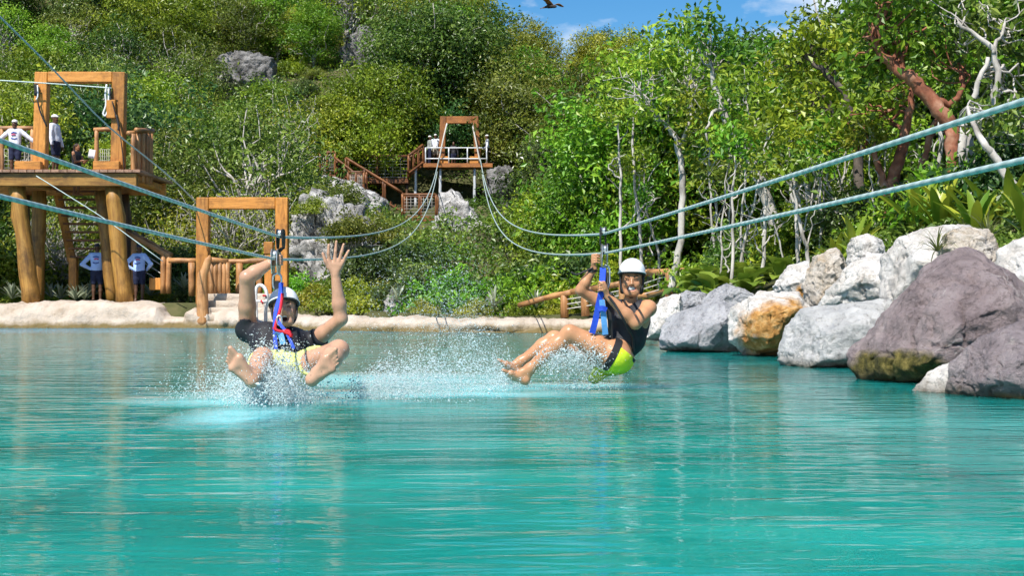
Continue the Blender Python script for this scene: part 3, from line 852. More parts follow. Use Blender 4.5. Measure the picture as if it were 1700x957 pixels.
KIND = {'open_a': ('hillside_tree', 'open crowned olive tree', 'tree'), 'open_b': ('hillside_tree', 'open crowned green tree', 'tree'),
        'olive_a': ('hillside_tree', 'olive green tree', 'tree'), 'olive_b': ('hillside_tree', 'olive green tree', 'tree'),
        'bright_a': ('hillside_tree', 'bright green tree', 'tree'), 'bright_b': ('hillside_tree', 'bright green tree', 'tree'),
        'dark_a': ('hillside_tree', 'dark green tree', 'tree'), 'dark_b': ('hillside_tree', 'dark green tree', 'tree'),
        'yellow_a': ('hillside_tree', 'yellow green tree', 'tree'),
        'bush_bright': ('shrub', 'bright green shrub', 'shrub'), 'bush_olive': ('shrub', 'olive shrub', 'shrub'),
        'bush_yellow': ('shrub', 'yellow green shrub', 'shrub'), 'bush_dark': ('shrub', 'dark green shrub', 'shrub'),
        'dry_shrub': ('shrub', 'dry brown shrub', 'shrub'), 'twiggy': ('shrub', 'pale twiggy shrub', 'shrub')}

PROTECT = [(688, 180, 838, 310, 88), (522, 245, 730, 378, 84), (484, 330, 612, 500, 49), (362, 90, 452, 130, 101), (575, 52, 655, 138, 104), (730, 335, 802, 418, 72), (812, 285, 850, 330, 82), (796, 270, 832, 350, 83)]
def blocked(x, y, z, r, hgt):
    sx = CX + F * x / y; k = F / y
    y0, y1 = HY - (z + hgt - CAMZ) * k, HY - (z - CAMZ) * k
    for (a, b, c, d, Yo) in PROTECT:
        if y < Yo + 0.5 and sx + r * k * 0.85 > a and sx - r * k * 0.85 < c and y1 > b and y0 + 0.12 * (y1 - y0) < d:
            return True
    return False

def too_high(x, y, ztop):
    sx = CX + F * x / y
    row = HY - (ztop - CAMZ) * F / y
    return row < np.interp(sx, [735, 760, 800, 850, 900, 960, 1050, 1700], [-400, 12, 22, 34, 46, 52, 60, 75])

def where(X, Y):
    sx = CX + F * X / Y
    a = ["above the tower deck", "left of the lower gate", "above the lower gate", "above the far stairs", "around the far platform", "right of the far platform", "behind the pale trunks"][int(np.searchsorted([180, 330, 500, 690, 830, 1050], sx))]
    b = "low on the hill" if Y < 70 else ("halfway up" if Y < 100 else "near the hilltop")
    return ", %s, %s" % (b, a)

def scatter_hill():
    rnd = random.Random(5)
    placed = []
    tries = 0
    cnt = 0
    while cnt < 298 and tries < 24000:
        tries += 1
        Y = 47 + (132 - 47) * rnd.random() ** 1.05
        X = rnd.uniform(-0.40, 0.36) * Y
        sx = CX + F * X / Y
        nz = vnoise(np.array([[X * 0.09, Y * 0.09, 1.5]]), 4)[0] + rnd.uniform(-0.45, 0.45)
        if Y > 112 and rnd.random() < 0.55: key = rnd.choice(['dry_shrub', 'bush_olive', 'bush_dark', 'dry_shrub', 'olive_b'])
        elif nz > 0.3: key = rnd.choice(['bright_a', 'bright_b', 'open_b', 'open_b', 'yellow_a', 'bush_bright'])
        elif nz > -0.1: key = rnd.choice(['open_a', 'olive_b', 'open_b', 'yellow_a', 'open_a', 'bright_b'])
        else: key = rnd.choice(['dark_a', 'dark_b', 'open_a', 'olive_b', 'open_a'])
        tr, cr, r, hgt = PROTO[key]
        s = rnd.uniform(0.8, 1.25)
        if Y > 95: s *= 1.15
        z = gz(X, Y)
        if blocked(X, Y, z, r * s, hgt * s) or too_high(X, Y, z + hgt * s): continue
        ok = True
        for (px, py, pr) in placed:
            if (px - X) ** 2 + ((py - Y) * 0.8) ** 2 < (0.5 * (pr + r * s)) ** 2:
                ok = False; break
        if not ok: continue
        if -9 < X < -1 and 76 < Y < 86.5: continue
        if Y < 50 and X < -4: continue
        placed.append((X, Y, r * s))
        nm, lab, cat = KIND[key]
        plant(key, (X, Y, z - 0.1), s, lab + where(X, Y), cat, "jungle growing over the hillside", nm, rnd=rnd, sz=rnd.uniform(0.85, 1.15))
        cnt += 1
    print("hill plants", cnt, tries)
scatter_hill()

def scatter_low():
    # low shrubs that close the gaps on the open slope
    rnd = random.Random(15); cnt = 0; pl = []
    while cnt < 170:
        Y = rnd.uniform(72, 128); X = rnd.uniform(-.38, .06) * Y
        if -9.5 < X < 0 and 75 < Y < 87: continue
        key = rnd.choice(['bush_olive', 'bush_dark', 'bush_bright', 'bush_olive', 'bush_yellow', 'dry_shrub'])
        s = rnd.uniform(.5, 1.0); z = gz(X, Y); r, hg = PROTO[key][2] * s, PROTO[key][3] * s
        if blocked(X, Y, z, r, hg * .7) or too_high(X, Y, z + hg): continue
        if any((a - X) ** 2 + (b - Y) ** 2 < 1.2 for a, b in pl): continue
        pl.append((X, Y)); cnt += 1
        nm, lab, cat = KIND[key]
        plant(key, (X, Y, z - .1), s, lab.replace("low on the slope", "on the slope") + where(X, Y), cat, "jungle growing over the hillside", "low_" + nm, rnd=rnd)
scatter_low()

def undergrowth():
    rng = np.random.default_rng(77)
    n = 240000
    Y = 41 + (135 - 41) * rng.uniform(0, 1, n) ** 1.15
    X = rng.uniform(-0.42, 0.42, n) * Y
    cl = np.clip(0.5 + 0.7 * fbm(np.stack([X * 0.25, Y * 0.25, 0 * X], -1), 3, 6), 0, 1)
    ok = ~((X < -6.5) & (Y < 46.5)) & ~((X > -9) & (X < 0) & (Y > 77) & (Y < 86))
    X, Y, cl = X[ok], Y[ok], cl[ok]
    lump = np.clip(fbm(np.stack([X * 0.7, Y * 0.7, 0 * X], -1), 3, 8) + 0.5, 0, 1.4)
    Z = height(X, Y) + rng.uniform(0.0, 1, len(X)) * lump * 0.9 * np.clip((Y - 40) / 8, 0.3, 1)
    n2 = 60000
    Y2 = 13 + 28 * rng.uniform(0, 1, n2); X2 = 4.6 + rng.uniform(0, 1, n2) * np.maximum(0.42 * Y2 + 1 - 4.6, 0.5)
    Z2 = height(X2, Y2) + rng.uniform(0, .35, n2) * np.clip(fbm(np.stack([X2 * .9, Y2 * .9, 0 * X2], -1), 3, 8) + .6, .1, 1.4)
    me2 = leaves_mesh("bank_undergrowth", np.stack([X2, Y2, Z2], -1), 0.11, rng, rng.uniform(0, 1, n2), 0.4)
    me2.materials.append(M['leaf_olive'])
    tag(put("undergrowth", me2, None), "small leafed ground cover behind the boulders on the right", "undergrowth", kind="stuff")
    me = leaves_mesh("undergrowth", np.stack([X, Y, Z], -1), 0.22, rng, cl, 0.5)
    me.materials.append(M['leaf_olive'])
    o = put("undergrowth", me, None)
    tag(o, "low leafy undergrowth covering the hillside between the trees", "undergrowth", kind="stuff")
undergrowth()

# ------------------------------------------------------------------ near trees on the right, built along their own trunks
def px_tree(name, label, cat, group, bark, leaf, limbs, blobs, seed, leafsize=0.16, dens=1.0, twigs=6):
    """limbs: lists of (x, y, Y, radius in m); blobs: (x, y, Y, radius in photo px)"""
    rng = np.random.default_rng(seed); rnd = random.Random(seed)
    b0 = limbs[0][0]
    base = W(b0[0], b0[1], b0[2])
    e = empty(name, base, label, cat, group)
    tub = []
    ends = []
    for L in limbs:
        p, r = smooth_path([(W(x, y, Y), rr) for x, y, Y, rr in L], 5)
        p = [q + V(rnd.uniform(-1, 1), rnd.uniform(-1, 1), rnd.uniform(-1, 1)) * 0.03 for q in p]
        tub.append((p, r)); ends += list(zip(p, r))[len(p) // 2:]
    pts, cls, outs = [], [], []
    for (x, y, Y, rp) in blobs:
        c = np.array(W(x, y, Y)[:]); R = rp / F * Y
        k = max(8, int(26 * dens * (R / 0.9) ** 2))
        d = rng.normal(size=(k, 3)); d /= np.linalg.norm(d, axis=1)[:, None]
        C = c + d * R * (0.35 + 0.75 * rng.uniform(0, 1, k) ** 0.7)[:, None] * np.array([1, 1.2, 0.85])
        per = 26
        A = np.repeat(C, per, 0) + rng.normal(size=(k * per, 3)) * np.array([0.2, 0.2, 0.13])
        pts.append(A); cls.append(np.repeat(rng.uniform(0, 1, k), per)); outs.append(np.repeat(d, per, 0))
        near = sorted(ends, key=lambda q: (q[0] - Vector(c)).length)
        for t in range(twigs):
            s = near[min(rnd.randrange(3), len(near) - 1)]
            tub.append(wiggle(s[0], Vector(C[rnd.randrange(k)]), max(0.012, s[1] * 0.45), 0.006, rnd, 0.22))
    put("trunk", tubes_mesh(name + "_trunk", tub, 7), M[bark], e)
    if pts:
        me = leaves_mesh(name + "_crown", np.concatenate(pts), leafsize, rng, np.concatenate(cls), 0.3, np.concatenate(outs))
        put("crown", me, M[leaf], e)
    return e

G = "trees behind the boulders"
px_tree("pale_tree", "slender pale tree with a forked trunk behind the fence, right of the helmeted woman", "tree", G, 'bark_pale', 'leaf_bright',
  [[(1112,485,29,0.085),(1130,400,29,0.075),(1133,310,29,0.07),(1125,240,29,0.06),(1108,210,29,0.04),(1066,172,28.6,0.02)],
   [(1127,250,29,0.05),(1146,195,29,0.035),(1152,150,29,0.02)], [(1108,210,29,0.03),(1060,150,28.5,0.012)]],
  [(1065,110,29,45),(1112,75,29.5,48),(1150,45,30,38),(1155,120,29,48),(1085,170,28.5,40),(1010,120,31,45),(1170,200,30,34)], 101)
px_tree("pale_tree", "thick pale trunk leaning left with a broad bright crown", "tree", G, 'bark_pale', 'leaf_bright',
  [[(1300,440,27,0.13),(1285,370,27,0.12),(1255,285,27,0.11),(1222,232,27,0.09),(1195,172,27,0.07),(1178,102,27,0.03)],
   [(1200,180,27,0.05),(1180,190,26.5,0.03),(1172,230,26.3,0.02)], [(1240,255,27,0.07),(1258,205,27,0.05),(1262,160,27.2,0.025)]],
  [(1195,85,27,50),(1165,55,27,34),(1238,105,27.5,48),(1222,170,27,36),(1275,85,28,34),(1290,150,27,40)], 102)
px_tree("brown_tree", "dark brown leaning tree with two long bare limbs", "tree", G, 'bark_dark', 'leaf_bright',
  [[(1440,420,25,0.10),(1428,300,25,0.095),(1422,235,25,0.085),(1405,165,25,0.07),(1370,122,25,0.055),(1335,90,25,0.03)],
   [(1425,255,25,0.06),(1392,205,24.8,0.05),(1375,172,24.8,0.04),(1345,140,24.6,0.02)]],
  [(1330,62,25,36),(1298,110,25.5,42),(1365,70,25,36),(1392,115,25.5,42),(1340,160,24.8,36),(1310,205,25,36)], 103)
px_tree("red_bark_tree", "large tree with peeling red bark and a thick limb leaning left", "tree", G, 'bark_red', 'leaf_bright',
  [[(1592,430,21,0.13),(1588,330,21,0.125),(1583,250,21,0.12),(1572,200,21,0.12),(1535,155,21,0.115),(1500,122,21,0.10),(1468,96,21,0.07),(1450,60,21,0.04)],
   [(1540,158,21,0.06),(1585,170,21,0.05),(1600,120,21,0.03)]],
  [(1462,45,21,50),(1430,105,21.4,44),(1500,85,21.3,46),(1450,5,21,45),(1545,40,21.5,55),(1500,-25,21,60),(1580,105,22,44)], 104)
px_tree("red_bark_tree", "reddish trunk forking low behind the white rock knob", "tree", G, 'bark_red', 'leaf_bright',
  [[(1474,425,22.5,0.125),(1474,360,22.5,0.12),(1478,310,22.5,0.11),(1500,240,22.5,0.085),(1513,160,22.5,0.05),(1518,120,22.5,0.03)],
   [(1478,325,22.5,0.07),(1462,290,22.5,0.06),(1450,240,22.5,0.04)], [(1498,380,22.4,0.06),(1515,310,22.4,0.06),(1542,240,22.4,0.055),(1552,200,22.4,0.04)]],
  [(1440,190,23,44),(1475,165,23,40),(1420,215,23,30)], 105)
px_tree("pale_tree", "pale double trunk tree near the right edge", "tree", G, 'bark_pale', 'leaf_olive',
  [[(1606,420,20,0.07),(1604,330,20,0.065),(1598,240,20,0.06),(1612,170,20,0.045),(1640,95,20,0.03)],
   [(1628,420,20.4,0.07),(1622,310,20.4,0.065),(1610,225,20.4,0.06),(1640,200,20.4,0.05),(1652,170,20.4,0.05),(1648,85,20.4,0.045),(1590,35,20.4,0.02)],
   [(1648,88,20.4,0.035),(1672,40,20.4,0.02)], [(1640,205,20.4,0.03),(1690,150,20.2,0.015)]],
  [(1600,55,21,55),(1660,20,21,60),(1705,70,21,55),(1690,150,21.5,50),(1630,140,22,44),(1570,-15,21,55),(1720,215,21,46)], 106)
px_tree("pale_tree", "thin pale trunk leaning right at the very right edge", "tree", G, 'bark_pale', 'leaf_olive',
  [[(1720,365,18,0.06),(1690,320,18,0.055),(1655,265,18,0.05),(1628,232,18,0.045),(1605,180,18.3,0.02)]], [(1640,185,19,36),(1690,240,20,30)], 107)

def thin_trunks():
    rnd = random.Random(9)
    for i, x in enumerate([1045, 1060, 1092, 1180, 1197, 1212, 1236, 1250, 1268, 1310, 1322, 1338, 1352, 1366, 1380, 1396, 1412, 1448, 1530, 1555, 1650, 1672]):
        Y = rnd.uniform(24, 36) if x > 1170 else rnd.uniform(30, 36)
        X = (x - CX) / F * Y
        yb = HY - (gz(X, Y) - CAMZ) / Y * F + 8
        top = rnd.uniform(150, 270)
        lean = rnd.uniform(-28, 28)
        r = rnd.uniform(0.018, 0.05)
        m1 = (x + lean * 0.3 + rnd.uniform(-8, 8), yb + (top - yb) * 0.35, Y, r * 0.9)
        m2 = (x + lean * 0.7 + rnd.uniform(-8, 8), yb + (top - yb) * 0.7, Y, r * 0.7)
        t = (x + lean, top, Y, r * 0.4)
        lim = [[(x, yb, Y, r), m1, m2, t]]
        for k in range(3):
            q = rnd.uniform(0.3, 0.8)
            bx, by = x + lean * q, yb + (top - yb) * q
            lim.append([(bx, by, Y, r * 0.5), (bx + rnd.uniform(-22, 22), by - 25, Y + rnd.uniform(-.3, .3), r * 0.35), (bx + rnd.uniform(-40, 40), by - rnd.uniform(40, 75), Y + rnd.uniform(-.5, .5), r * 0.15)])
        blobs = [(x + lean + rnd.uniform(-25, 25), top + rnd.uniform(-35, 35), Y, rnd.uniform(22, 38)) for k in range(2)]
        if rnd.random() < 0.35: blobs.append((x + rnd.uniform(-30, 30), rnd.uniform(250, 350), Y + 1, rnd.uniform(18, 28)))
        px_tree("thin_tree", "thin pale trunk among the tangled trees on the right", "tree", "thin trunks among the trees on the right", 'bark_pale', rnd.choice(['leaf_bright', 'leaf_olive', 'leaf_bright']), lim, blobs, 200 + i, 0.15, 0.7, 3)
thin_trunks()

def front_trunks():
    rnd = random.Random(29)
    for i, x in enumerate([1188, 1205, 1228, 1262, 1304, 1316, 1332, 1346, 1362, 1378, 1392, 1406, 1455, 1640, 1668, 1690]):
        Y = rnd.uniform(21.5, 25.5)
        X = (x - CX) / F * Y
        yb = HY - (gz(X, Y) - CAMZ) / Y * F + 8
        top = rnd.uniform(210, 300); lean = rnd.uniform(-35, 35); r = rnd.uniform(.014, .038)
        lim = [[(x, yb, Y, r), (x + lean * .3 + rnd.uniform(-6, 6), yb + (top - yb) * .4, Y, r * .85), (x + lean * .75 + rnd.uniform(-8, 8), yb + (top - yb) * .75, Y, r * .6), (x + lean, top, Y, r * .35)]]
        for k in range(3):
            q = rnd.uniform(.25, .8); bx, by = x + lean * q, yb + (top - yb) * q
            lim.append([(bx, by, Y, r * .5), (bx + rnd.uniform(-20, 20), by - 22, Y, r * .35), (bx + rnd.uniform(-45, 45), by - rnd.uniform(35, 70), Y + rnd.uniform(-.4, .4), r * .15)])
        px_tree("thin_tree", "slim bare pale trunk just behind the boulders", "tree", "slim trunks just behind the boulders", 'bark_pale', rnd.choice(['leaf_bright', 'leaf_yellow']), lim, [(x + lean, top - 5, Y, rnd.uniform(14, 24))], 400 + i, .13, .6, 3)
front_trunks()

ORD = ["leftmost", "second", "third", "fourth", "fifth", "sixth", "seventh", "eighth", "ninth", "tenth", "eleventh", "twelfth", "thirteenth", "fourteenth", "fifteenth", "sixteenth", "seventeenth", "eighteenth", "nineteenth", "twentieth", "twenty first", "twenty second"]
def relabel(group):
    # things of one group that look alike are told apart by their order across the picture
    os_ = [o for o in bpy.data.objects if o.get("group") == group and "label" in o]
    by = {}
    for o in os_: by.setdefault(o["label"], []).append(o)
    for lab, L in by.items():
        if len(L) < 2 or len(L) > len(ORD): continue
        L.sort(key=lambda o: o.location.x / o.location.y)
        for i, o in enumerate(L):
            o["label"] = lab + (", leftmost of them" if i == 0 else ", rightmost of them" if i == len(L) - 1 else ", %s from left" % ORD[i])

def put_plants(lst, label, cat, group, name):
    rnd = random.Random(len(lst) * 7 + 1)
    for (key, x, y, Y, s) in lst:
        """y is the row of the plant's foot, or None for on the ground"""
        X = (x - CX) / F * Y
        z = gz(X, Y) if y is None else W(x, y, Y).z
        hh = PROTO[key][3]
        if y is None and Y < 60:
            while s > .5 and HY - (z + hh * s - CAMZ) * F / Y < np.interp(x, [900, 1000, 1150, 1200, 1400, 1430], [60, 65, 55, 70, 75, -200]): s *= .95
        plant(key, (X, Y, z - 0.1), s, label, cat, group, name, rnd=rnd)

# forest filling the middle right, behind the trunks
put_plants([('bright_a', 955, None, 52, .85), ('bright_b', 1000, None, 45, .95), ('bright_a', 1040, None, 42, 1.0), ('bright_b', 1070, None, 40, 1.2), ('olive_a', 1180, None, 41, 1.2), ('bright_a', 1250, None, 40, 1.2),
            ('bright_b', 1330, None, 38, 1.3), ('bright_a', 1410, None, 37, 1.1), ('olive_b', 1500, None, 36, 1.1), ('bright_a', 1580, None, 33, 1.1), ('dark_a', 1660, None, 31, 1.1), ('bright_b', 1720, None, 28, 1.1),
            ('dark_a', 1130, None, 46, 1.3), ('dark_a', 1300, None, 46, 1.3), ('dark_a', 1450, None, 44, 1.3), ('olive_a', 1600, None, 41, 1.3)],
           "leafy tree filling the forest behind the pale trunks", "tree", "forest behind the pale trunks", "forest_tree")
put_plants([('bush_bright', 1010, None, 36, 1.0), ('bush_dark', 960, None, 37.5, 1.1), ('bush_bright', 905, None, 37, 1.0), ('bush_dark', 870, None, 38, .9), ('bush_olive', 805, None, 37.5, .8), ('bush_dark', 700, None, 38, .9),
            ('bush_bright', 745, None, 37.2, .9), ('bush_dark', 770, None, 41, .8), ('bush_olive', 660, None, 41, .7), ('bush_bright', 835, None, 41, .75), ('bush_olive', 930, None, 41, 1.5)],
           "rounded shrub growing behind the far bank", "shrub", "shrubs behind the far bank", "shrub")
put_plants([('bush_yellow', x, None, Y, s) for x, Y, s in ((520, 40.5, .75), (560, 39, .8), (610, 38.5, .75), (640, 39.5, .8), (590, 43, 1), (870, 35, .5), (915, 35, .45), (990, 35, .5), (790, 35.6, .5), (1040, 34, .6), (700, 35.8, .45))],
           "low yellow green plant growing along the top of the far bank", "plant", "low plants along the far bank", "low_plant")
put_plants([('bush_bright', 1330, None, 26, .8), ('bush_bright', 1400, None, 25, .8), ('bush_dark', 1440, None, 24, .7), ('bush_bright', 1520, None, 22.5, .6), ('bush_dark', 1570, None, 21.5, .7), ('bush_bright', 1640, None, 20.5, .8), ('bush_dark', 1690, None, 19.5, .8), ('bush_olive', 1270, None, 27, .8), ('bush_bright', 1210, None, 29, .8)],
           "shrub growing between the trunks above the boulders", "shrub", "shrubs above the boulders", "shrub")
# left, behind and beside the tower
put_plants([('bush_bright', 8, None, 46, 1.3), ('bush_olive', 40, None, 47.5, 1.5), ('bush_yellow', -10, None, 44.5, .8), ('bush_dark', 100, None, 48, 1.4), ('bush_bright', 150, None, 48, 1.2), ('bush_olive', 235, None, 47, 1.5), ('bush_dark', 300, None, 46, 1.2), ('bush_bright', 300, None, 49, 1.6),
            ('bush_yellow', 265, None, 44.5, .7), ('bush_dark', 320, None, 43.5, .5), ('bush_olive', 400, None, 48, 1.6), ('bush_bright', 450, None, 48.5, 1.5), ('bush_yellow', 30, None, 43.5, .5), ('bush_yellow', 85, None, 44.5, .55)],
           "shrub growing behind the wooden tower", "shrub", "shrubs behind the tower", "shrub")
put_plants([('twiggy', 80, None, 47, .8), ('twiggy', 105, None, 46.5, .8), ('twiggy', 345, None, 48, .85), ('twiggy', 385, None, 47, .9), ('twiggy', 425, None, 47.5, .9), ('twiggy', 450, None, 49, .9), ('twiggy', 245, None, 50, .9), ('twiggy', 290, None, 47.5, .7)],
           "pale bare twiggy shrub behind the wooden posts", "shrub", "twiggy shrubs behind the tower and lower gate", "twiggy_shrub")
# slope under the far stairs and platform
put_plants([('bush_dark', 640, 415, 70, 1.1), ('bush_dark', 690, 425, 69, 1.0), ('bush_bright', 700, 470, 58, 1.2), ('bush_bright', 760, 470, 58, 1.2), ('bush_dark', 660, 480, 55, 1.3), ('bush_bright', 885, 410, 72, 1.0), ('bush_dark', 775, 360, 78, .7), ('bush_yellow', 870, 440, 62, 1.5), ('bush_olive', 620, 440, 62, 1.4), ('bush_bright', 460, 340, 68, 1.6), ('twiggy', 480, 320, 72, 1.2), ('twiggy', 440, 300, 76, 1.2), ('dry_shrub', 570, 420, 58, 1.0), ('bush_yellow', 545, 505, 45, .9), ('bush_yellow', 520, 352, 47, .6), ('bush_olive', 590, 400, 46, .7), ('bush_dark', 600, 470, 45.5, .8), ('bush_olive', 555, 345, 48.5, .7), ('bush_bright', 500, 500, 45.5, .7), ('bush_olive', 610, 400, 60, .9)],
           "shrub on the slope below the far platform", "shrub", "shrubs below the far platform", "shrub")
# broad trees behind the far platform
put_plants([('olive_a', 745, None, 92, 1.5), ('olive_b', 690, None, 90, 1.4), ('olive_a', 830, None, 91, 1.35), ('olive_a', 900, None, 86, 1.4), ('olive_b', 985, None, 80, 1.2), ('bright_a', 640, None, 87, 1.3), ('bright_a', 600, None, 85, 1.1), ('bright_b', 560, None, 84, 1.1)],
           "broad tree with pale limbs standing behind the far platform", "tree", "broad trees behind the far platform", "broad_tree")

def strip_leaf(name, L, wd, droop, fold, segs=6, tipw=0.05, basew=0.35):
    """arching blade along +Y that bends down"""
    vs, fs = [], []
    for i in range(segs + 1):
        t = i / segs
        prof = math.sin(math.pi * min(1, (t * 0.9 + 0.08))) ** 0.75 if basew > 0 else (1 - t) ** 0.8
        w = wd * 0.5 * max(tipw, prof)
        y = L * t * (1 - 0.25 * droop * t); z = L * (0.55 * t - droop * t * t * 0.8)
        vs += [(-w, y, z + fold * w), (0, y, z), (w, y, z + fold * w)]
        if i:
            a = (i - 1) * 3
            fs += [(a, a + 1, a + 4, a + 3), (a + 1, a + 2, a + 5, a + 4)]
    me = mesh_np(name, vs, fs, True)
    return me

def rosette(name, label, cat, group, loc, leaf, mat, n, rnd, tilt=(0.0, 0.9), s=1.0):
    e = empty(name, loc, label, cat, group)
    if len(leaf.materials) == 0: leaf.materials.append(mat)
    for i in range(n):
        o = bpy.data.objects.new("leaf", leaf)
        k = s * rnd.uniform(0.7, 1.1)
        o.matrix_basis = Matrix.Rotation(i * 2.4 + rnd.uniform(-.3, .3), 4, 'Z') @ Matrix.Rotation(rnd.uniform(*tilt), 4, 'X') @ Matrix.Scale(k, 4)
        link(o, e)
    return e

def leafcol(name, a, b, rough=0.35):
    m, nt, bs = mat_new(name)
    oi = nt.nodes.new("ShaderNodeObjectInfo")
    r = ramp(nt, [(0.0, a), (1.0, b)])
    nt.links.new(oi.outputs['Random'], r.inputs['Fac'])
    nt.links.new(r.outputs['Color'], bs.inputs['Base Color'])
    bs.inputs['Roughness'].default_value = rough
    tr = nt.nodes.new("ShaderNodeBsdfTranslucent"); nt.links.new(r.outputs['Color'], tr.inputs['Color'])
    mx = nt.nodes.new("ShaderNodeMixShader"); mx.inputs[0].default_value = 0.3
    nt.links.new(bs.outputs[0], mx.inputs[1]); nt.links.new(tr.outputs[0], mx.inputs[2])
    nt.links.new(mx.outputs[0], nt.nodes["Material Output"].inputs['Surface'])
    return m

def rosettes():
    rnd = random.Random(41)
    broad = strip_leaf("broad_leaf", 0.62, 0.30, 0.75, 0.25)
    fern = strip_leaf("long_leaf", 0.95, 0.16, 0.35, 0.35)
    blade = strip_leaf("thin_blade", 0.62, 0.022, 0.75, 0.3, 6, 0.05, 0)
    mb = leafcol("broad leaf green", (0.10, 0.19, 0.02), (0.30, 0.38, 0.05))
    mf = leafcol("long leaf yellow green", (0.10, 0.22, 0.015), (0.42, 0.45, 0.04))
    md = leafcol("thin blade olive", (0.10, 0.13, 0.03), (0.28, 0.30, 0.10))
    for x, y, Y in ((1165, 478, 24), (1185, 470, 24.5), (1205, 482, 23.5), (1228, 472, 24), (1252, 478, 22.8), (1275, 468, 23), (1298, 470, 22), (1180, 492, 23.2), (1145, 490, 24.5), (1240, 488, 22.2)):
        rosette("broad_leaf_plant", "broad leaved plant in the row behind the grey boulders", "plant", "broad leaved plants behind the grey boulders", W(x, y, Y), broad, mb, 11, rnd, (0.0, 1.0))
    for x, y, Y, s in ((1530, 400, 20, 1.15), (1560, 395, 19, 1.0), (1655, 400, 18.5, 1.1), (1680, 395, 18, 1.0), (1590, 398, 19, 1.0), (1620, 405, 17.5, .8), (1420, 432, 19, .7), (1705, 400, 16.5, .8), (1390, 450, 20, .6)):
        rosette("long_leaf_plant", "upright yellow green long leaved plant above the white boulders", "plant", "long leaved plants above the white boulders", W(x, y, Y), fern, mf, 13, rnd, (0.2, 1.0), s)
    rosette("spiky_plant", "thin bladed spiky plant growing on the biggest white boulder", "plant", None, W(1556, 418, 13.1), blade, md, 34, rnd, (-0.4, 0.9), 0.8)
    rosette("spiky_plant", "thin bladed spiky plant at the right end of the rock pile", "plant", None, W(1640, 402, 13.8), blade, md, 26, rnd, (0.1, 1.1), 0.85)
    ag = strip_leaf("agave_leaf", 0.55, 0.07, 0.25, 0.5, 5, 0.05, 0.3)
    ma = leafcol("agave grey green", (0.16, 0.20, 0.12), (0.40, 0.43, 0.30))
    for x, y, Y in ((100, 497, 42.6), (125, 499, 42.2), (85, 495, 43), (20, 497, 42.5), (40, 498, 42.2), (140, 498, 42.8), (305, 480, 43), (250, 492, 43.5), (150, 492, 43.6)):
        rosette("agave", "small spiky grey green agave at the foot of the tower", "plant", "agaves at the foot of the tower", W(x, y, Y), ag, ma, 18, rnd, (-0.1, 1.0))
    for x, y, Y in ((625, 432, 52), (660, 500, 36.5), (820, 512, 35), (890, 512, 35), (965, 515, 34.5), (1020, 515, 33.5)):
        rosette("agave", "pale spiky agave on the slope behind the far bank", "plant", "agaves behind the far bank", W(x, y, Y), ag, ma, 18, rnd, (-0.1, 1.0))
rosettes()

def cacti():
    rnd = random.Random(3)
    mt = noise_mat("grey green cactus", [(0.3, (0.16, 0.17, 0.12)), (0.6, (0.36, 0.36, 0.29)), (0.8, (0.46, 0.45, 0.39))], scale=2, bump=0.3)
    def column(h, r):
        prof = [(0, r * .9), (h * .1, r), (h * .6, r * 1.05), (h * .93, r * .9), (h * .98, r * .6), (h, r * .15)]
        vs, fs = [], []
        n = 20
        for z, rr in prof:
            for k in range(n):
                a = 2 * math.pi * k / n; q = rr * (1.0 if k % 2 else 0.78)
                vs.append((q * math.cos(a), q * math.sin(a), z))
        for i in range(len(prof) - 1):
            for k in range(n):
                a, b = i * n + k, i * n + (k + 1) % n
                fs.append((a, b, b + n, a + n))
        me = mesh_np("cactus_column", vs, fs, True); me.materials.append(mt)
        return me
    cols = [column(4.2, .14), column(3.4, .13), column(2.6, .12)]
    for x, y, Y, n, lab in ((572, 36, 118, 9, "dense clump of tall columnar cactus at the top edge above the cliff"), (690, 32, 120, 7, "columnar cactus clump on the ridge left of the sky"),
                       (725, 55, 116, 4, "sparse columnar cactus below the ridge"), (640, 30, 121, 6, "columnar cactus clump between the two others at the top edge"), (790, 45, 119, 6, "dry columnar cactus standing against the sky")):
        b = W(x, y, Y)
        e = empty("columnar_cactus", b, lab, "cactus", "columnar cacti on the ridge")
        for k in range(n):
            o = bpy.data.objects.new("stem", rnd.choice(cols)); link(o, e)
            o.location = (rnd.uniform(-1, 1) * .14 * n, rnd.uniform(-1, 1), -1.0)
            o.rotation_euler = (rnd.uniform(-.08, .08), rnd.uniform(-.12, .12), rnd.uniform(0, 6)); o.scale = (1, 1, rnd.uniform(.85, 1.3))
cacti()

for g_ in sorted({o["group"] for o in bpy.data.objects if "group" in o}): relabel(g_)

# ------------------------------------------------------------------ timber structures
def frame_z(a, b, hint=(0, -1, 0)):
    """matrix whose local Z runs from a to b"""
    a, b = Vector(a), Vector(b)
    z = (b - a).normalized()
    h = Vector(hint)
    x = h.cross(z)
    if x.length < 1e-4: x = V(1, 0, 0).cross(z)
    x.normalize(); y = z.cross(x)
    m = Matrix((x, y, z)).transposed().to_4x4()
    m.translation = a
    return m

def timber(name, a, b, w, d, mat, parent, bev=0.015, hint=(0, -1, 0)):
    L = (Vector(b) - Vector(a)).length
    bm = bmesh.new()
    bmesh.ops.create_cube(bm, size=1.0)
    for v in bm.verts:
        v.co = (v.co.x * w, v.co.y * d, (v.co.z + 0.5) * L)
    if bev > 0:
        bmesh.ops.bevel(bm, geom=bm.edges[:], offset=min(bev, w * .3, d * .3), segments=1, affect='EDGES')
    me = bpy.data.meshes.new(name)
    bm.to_mesh(me); bm.free()
    return put(name, me, M[mat] if isinstance(mat, str) else mat, parent, frame_z(a, b, hint))

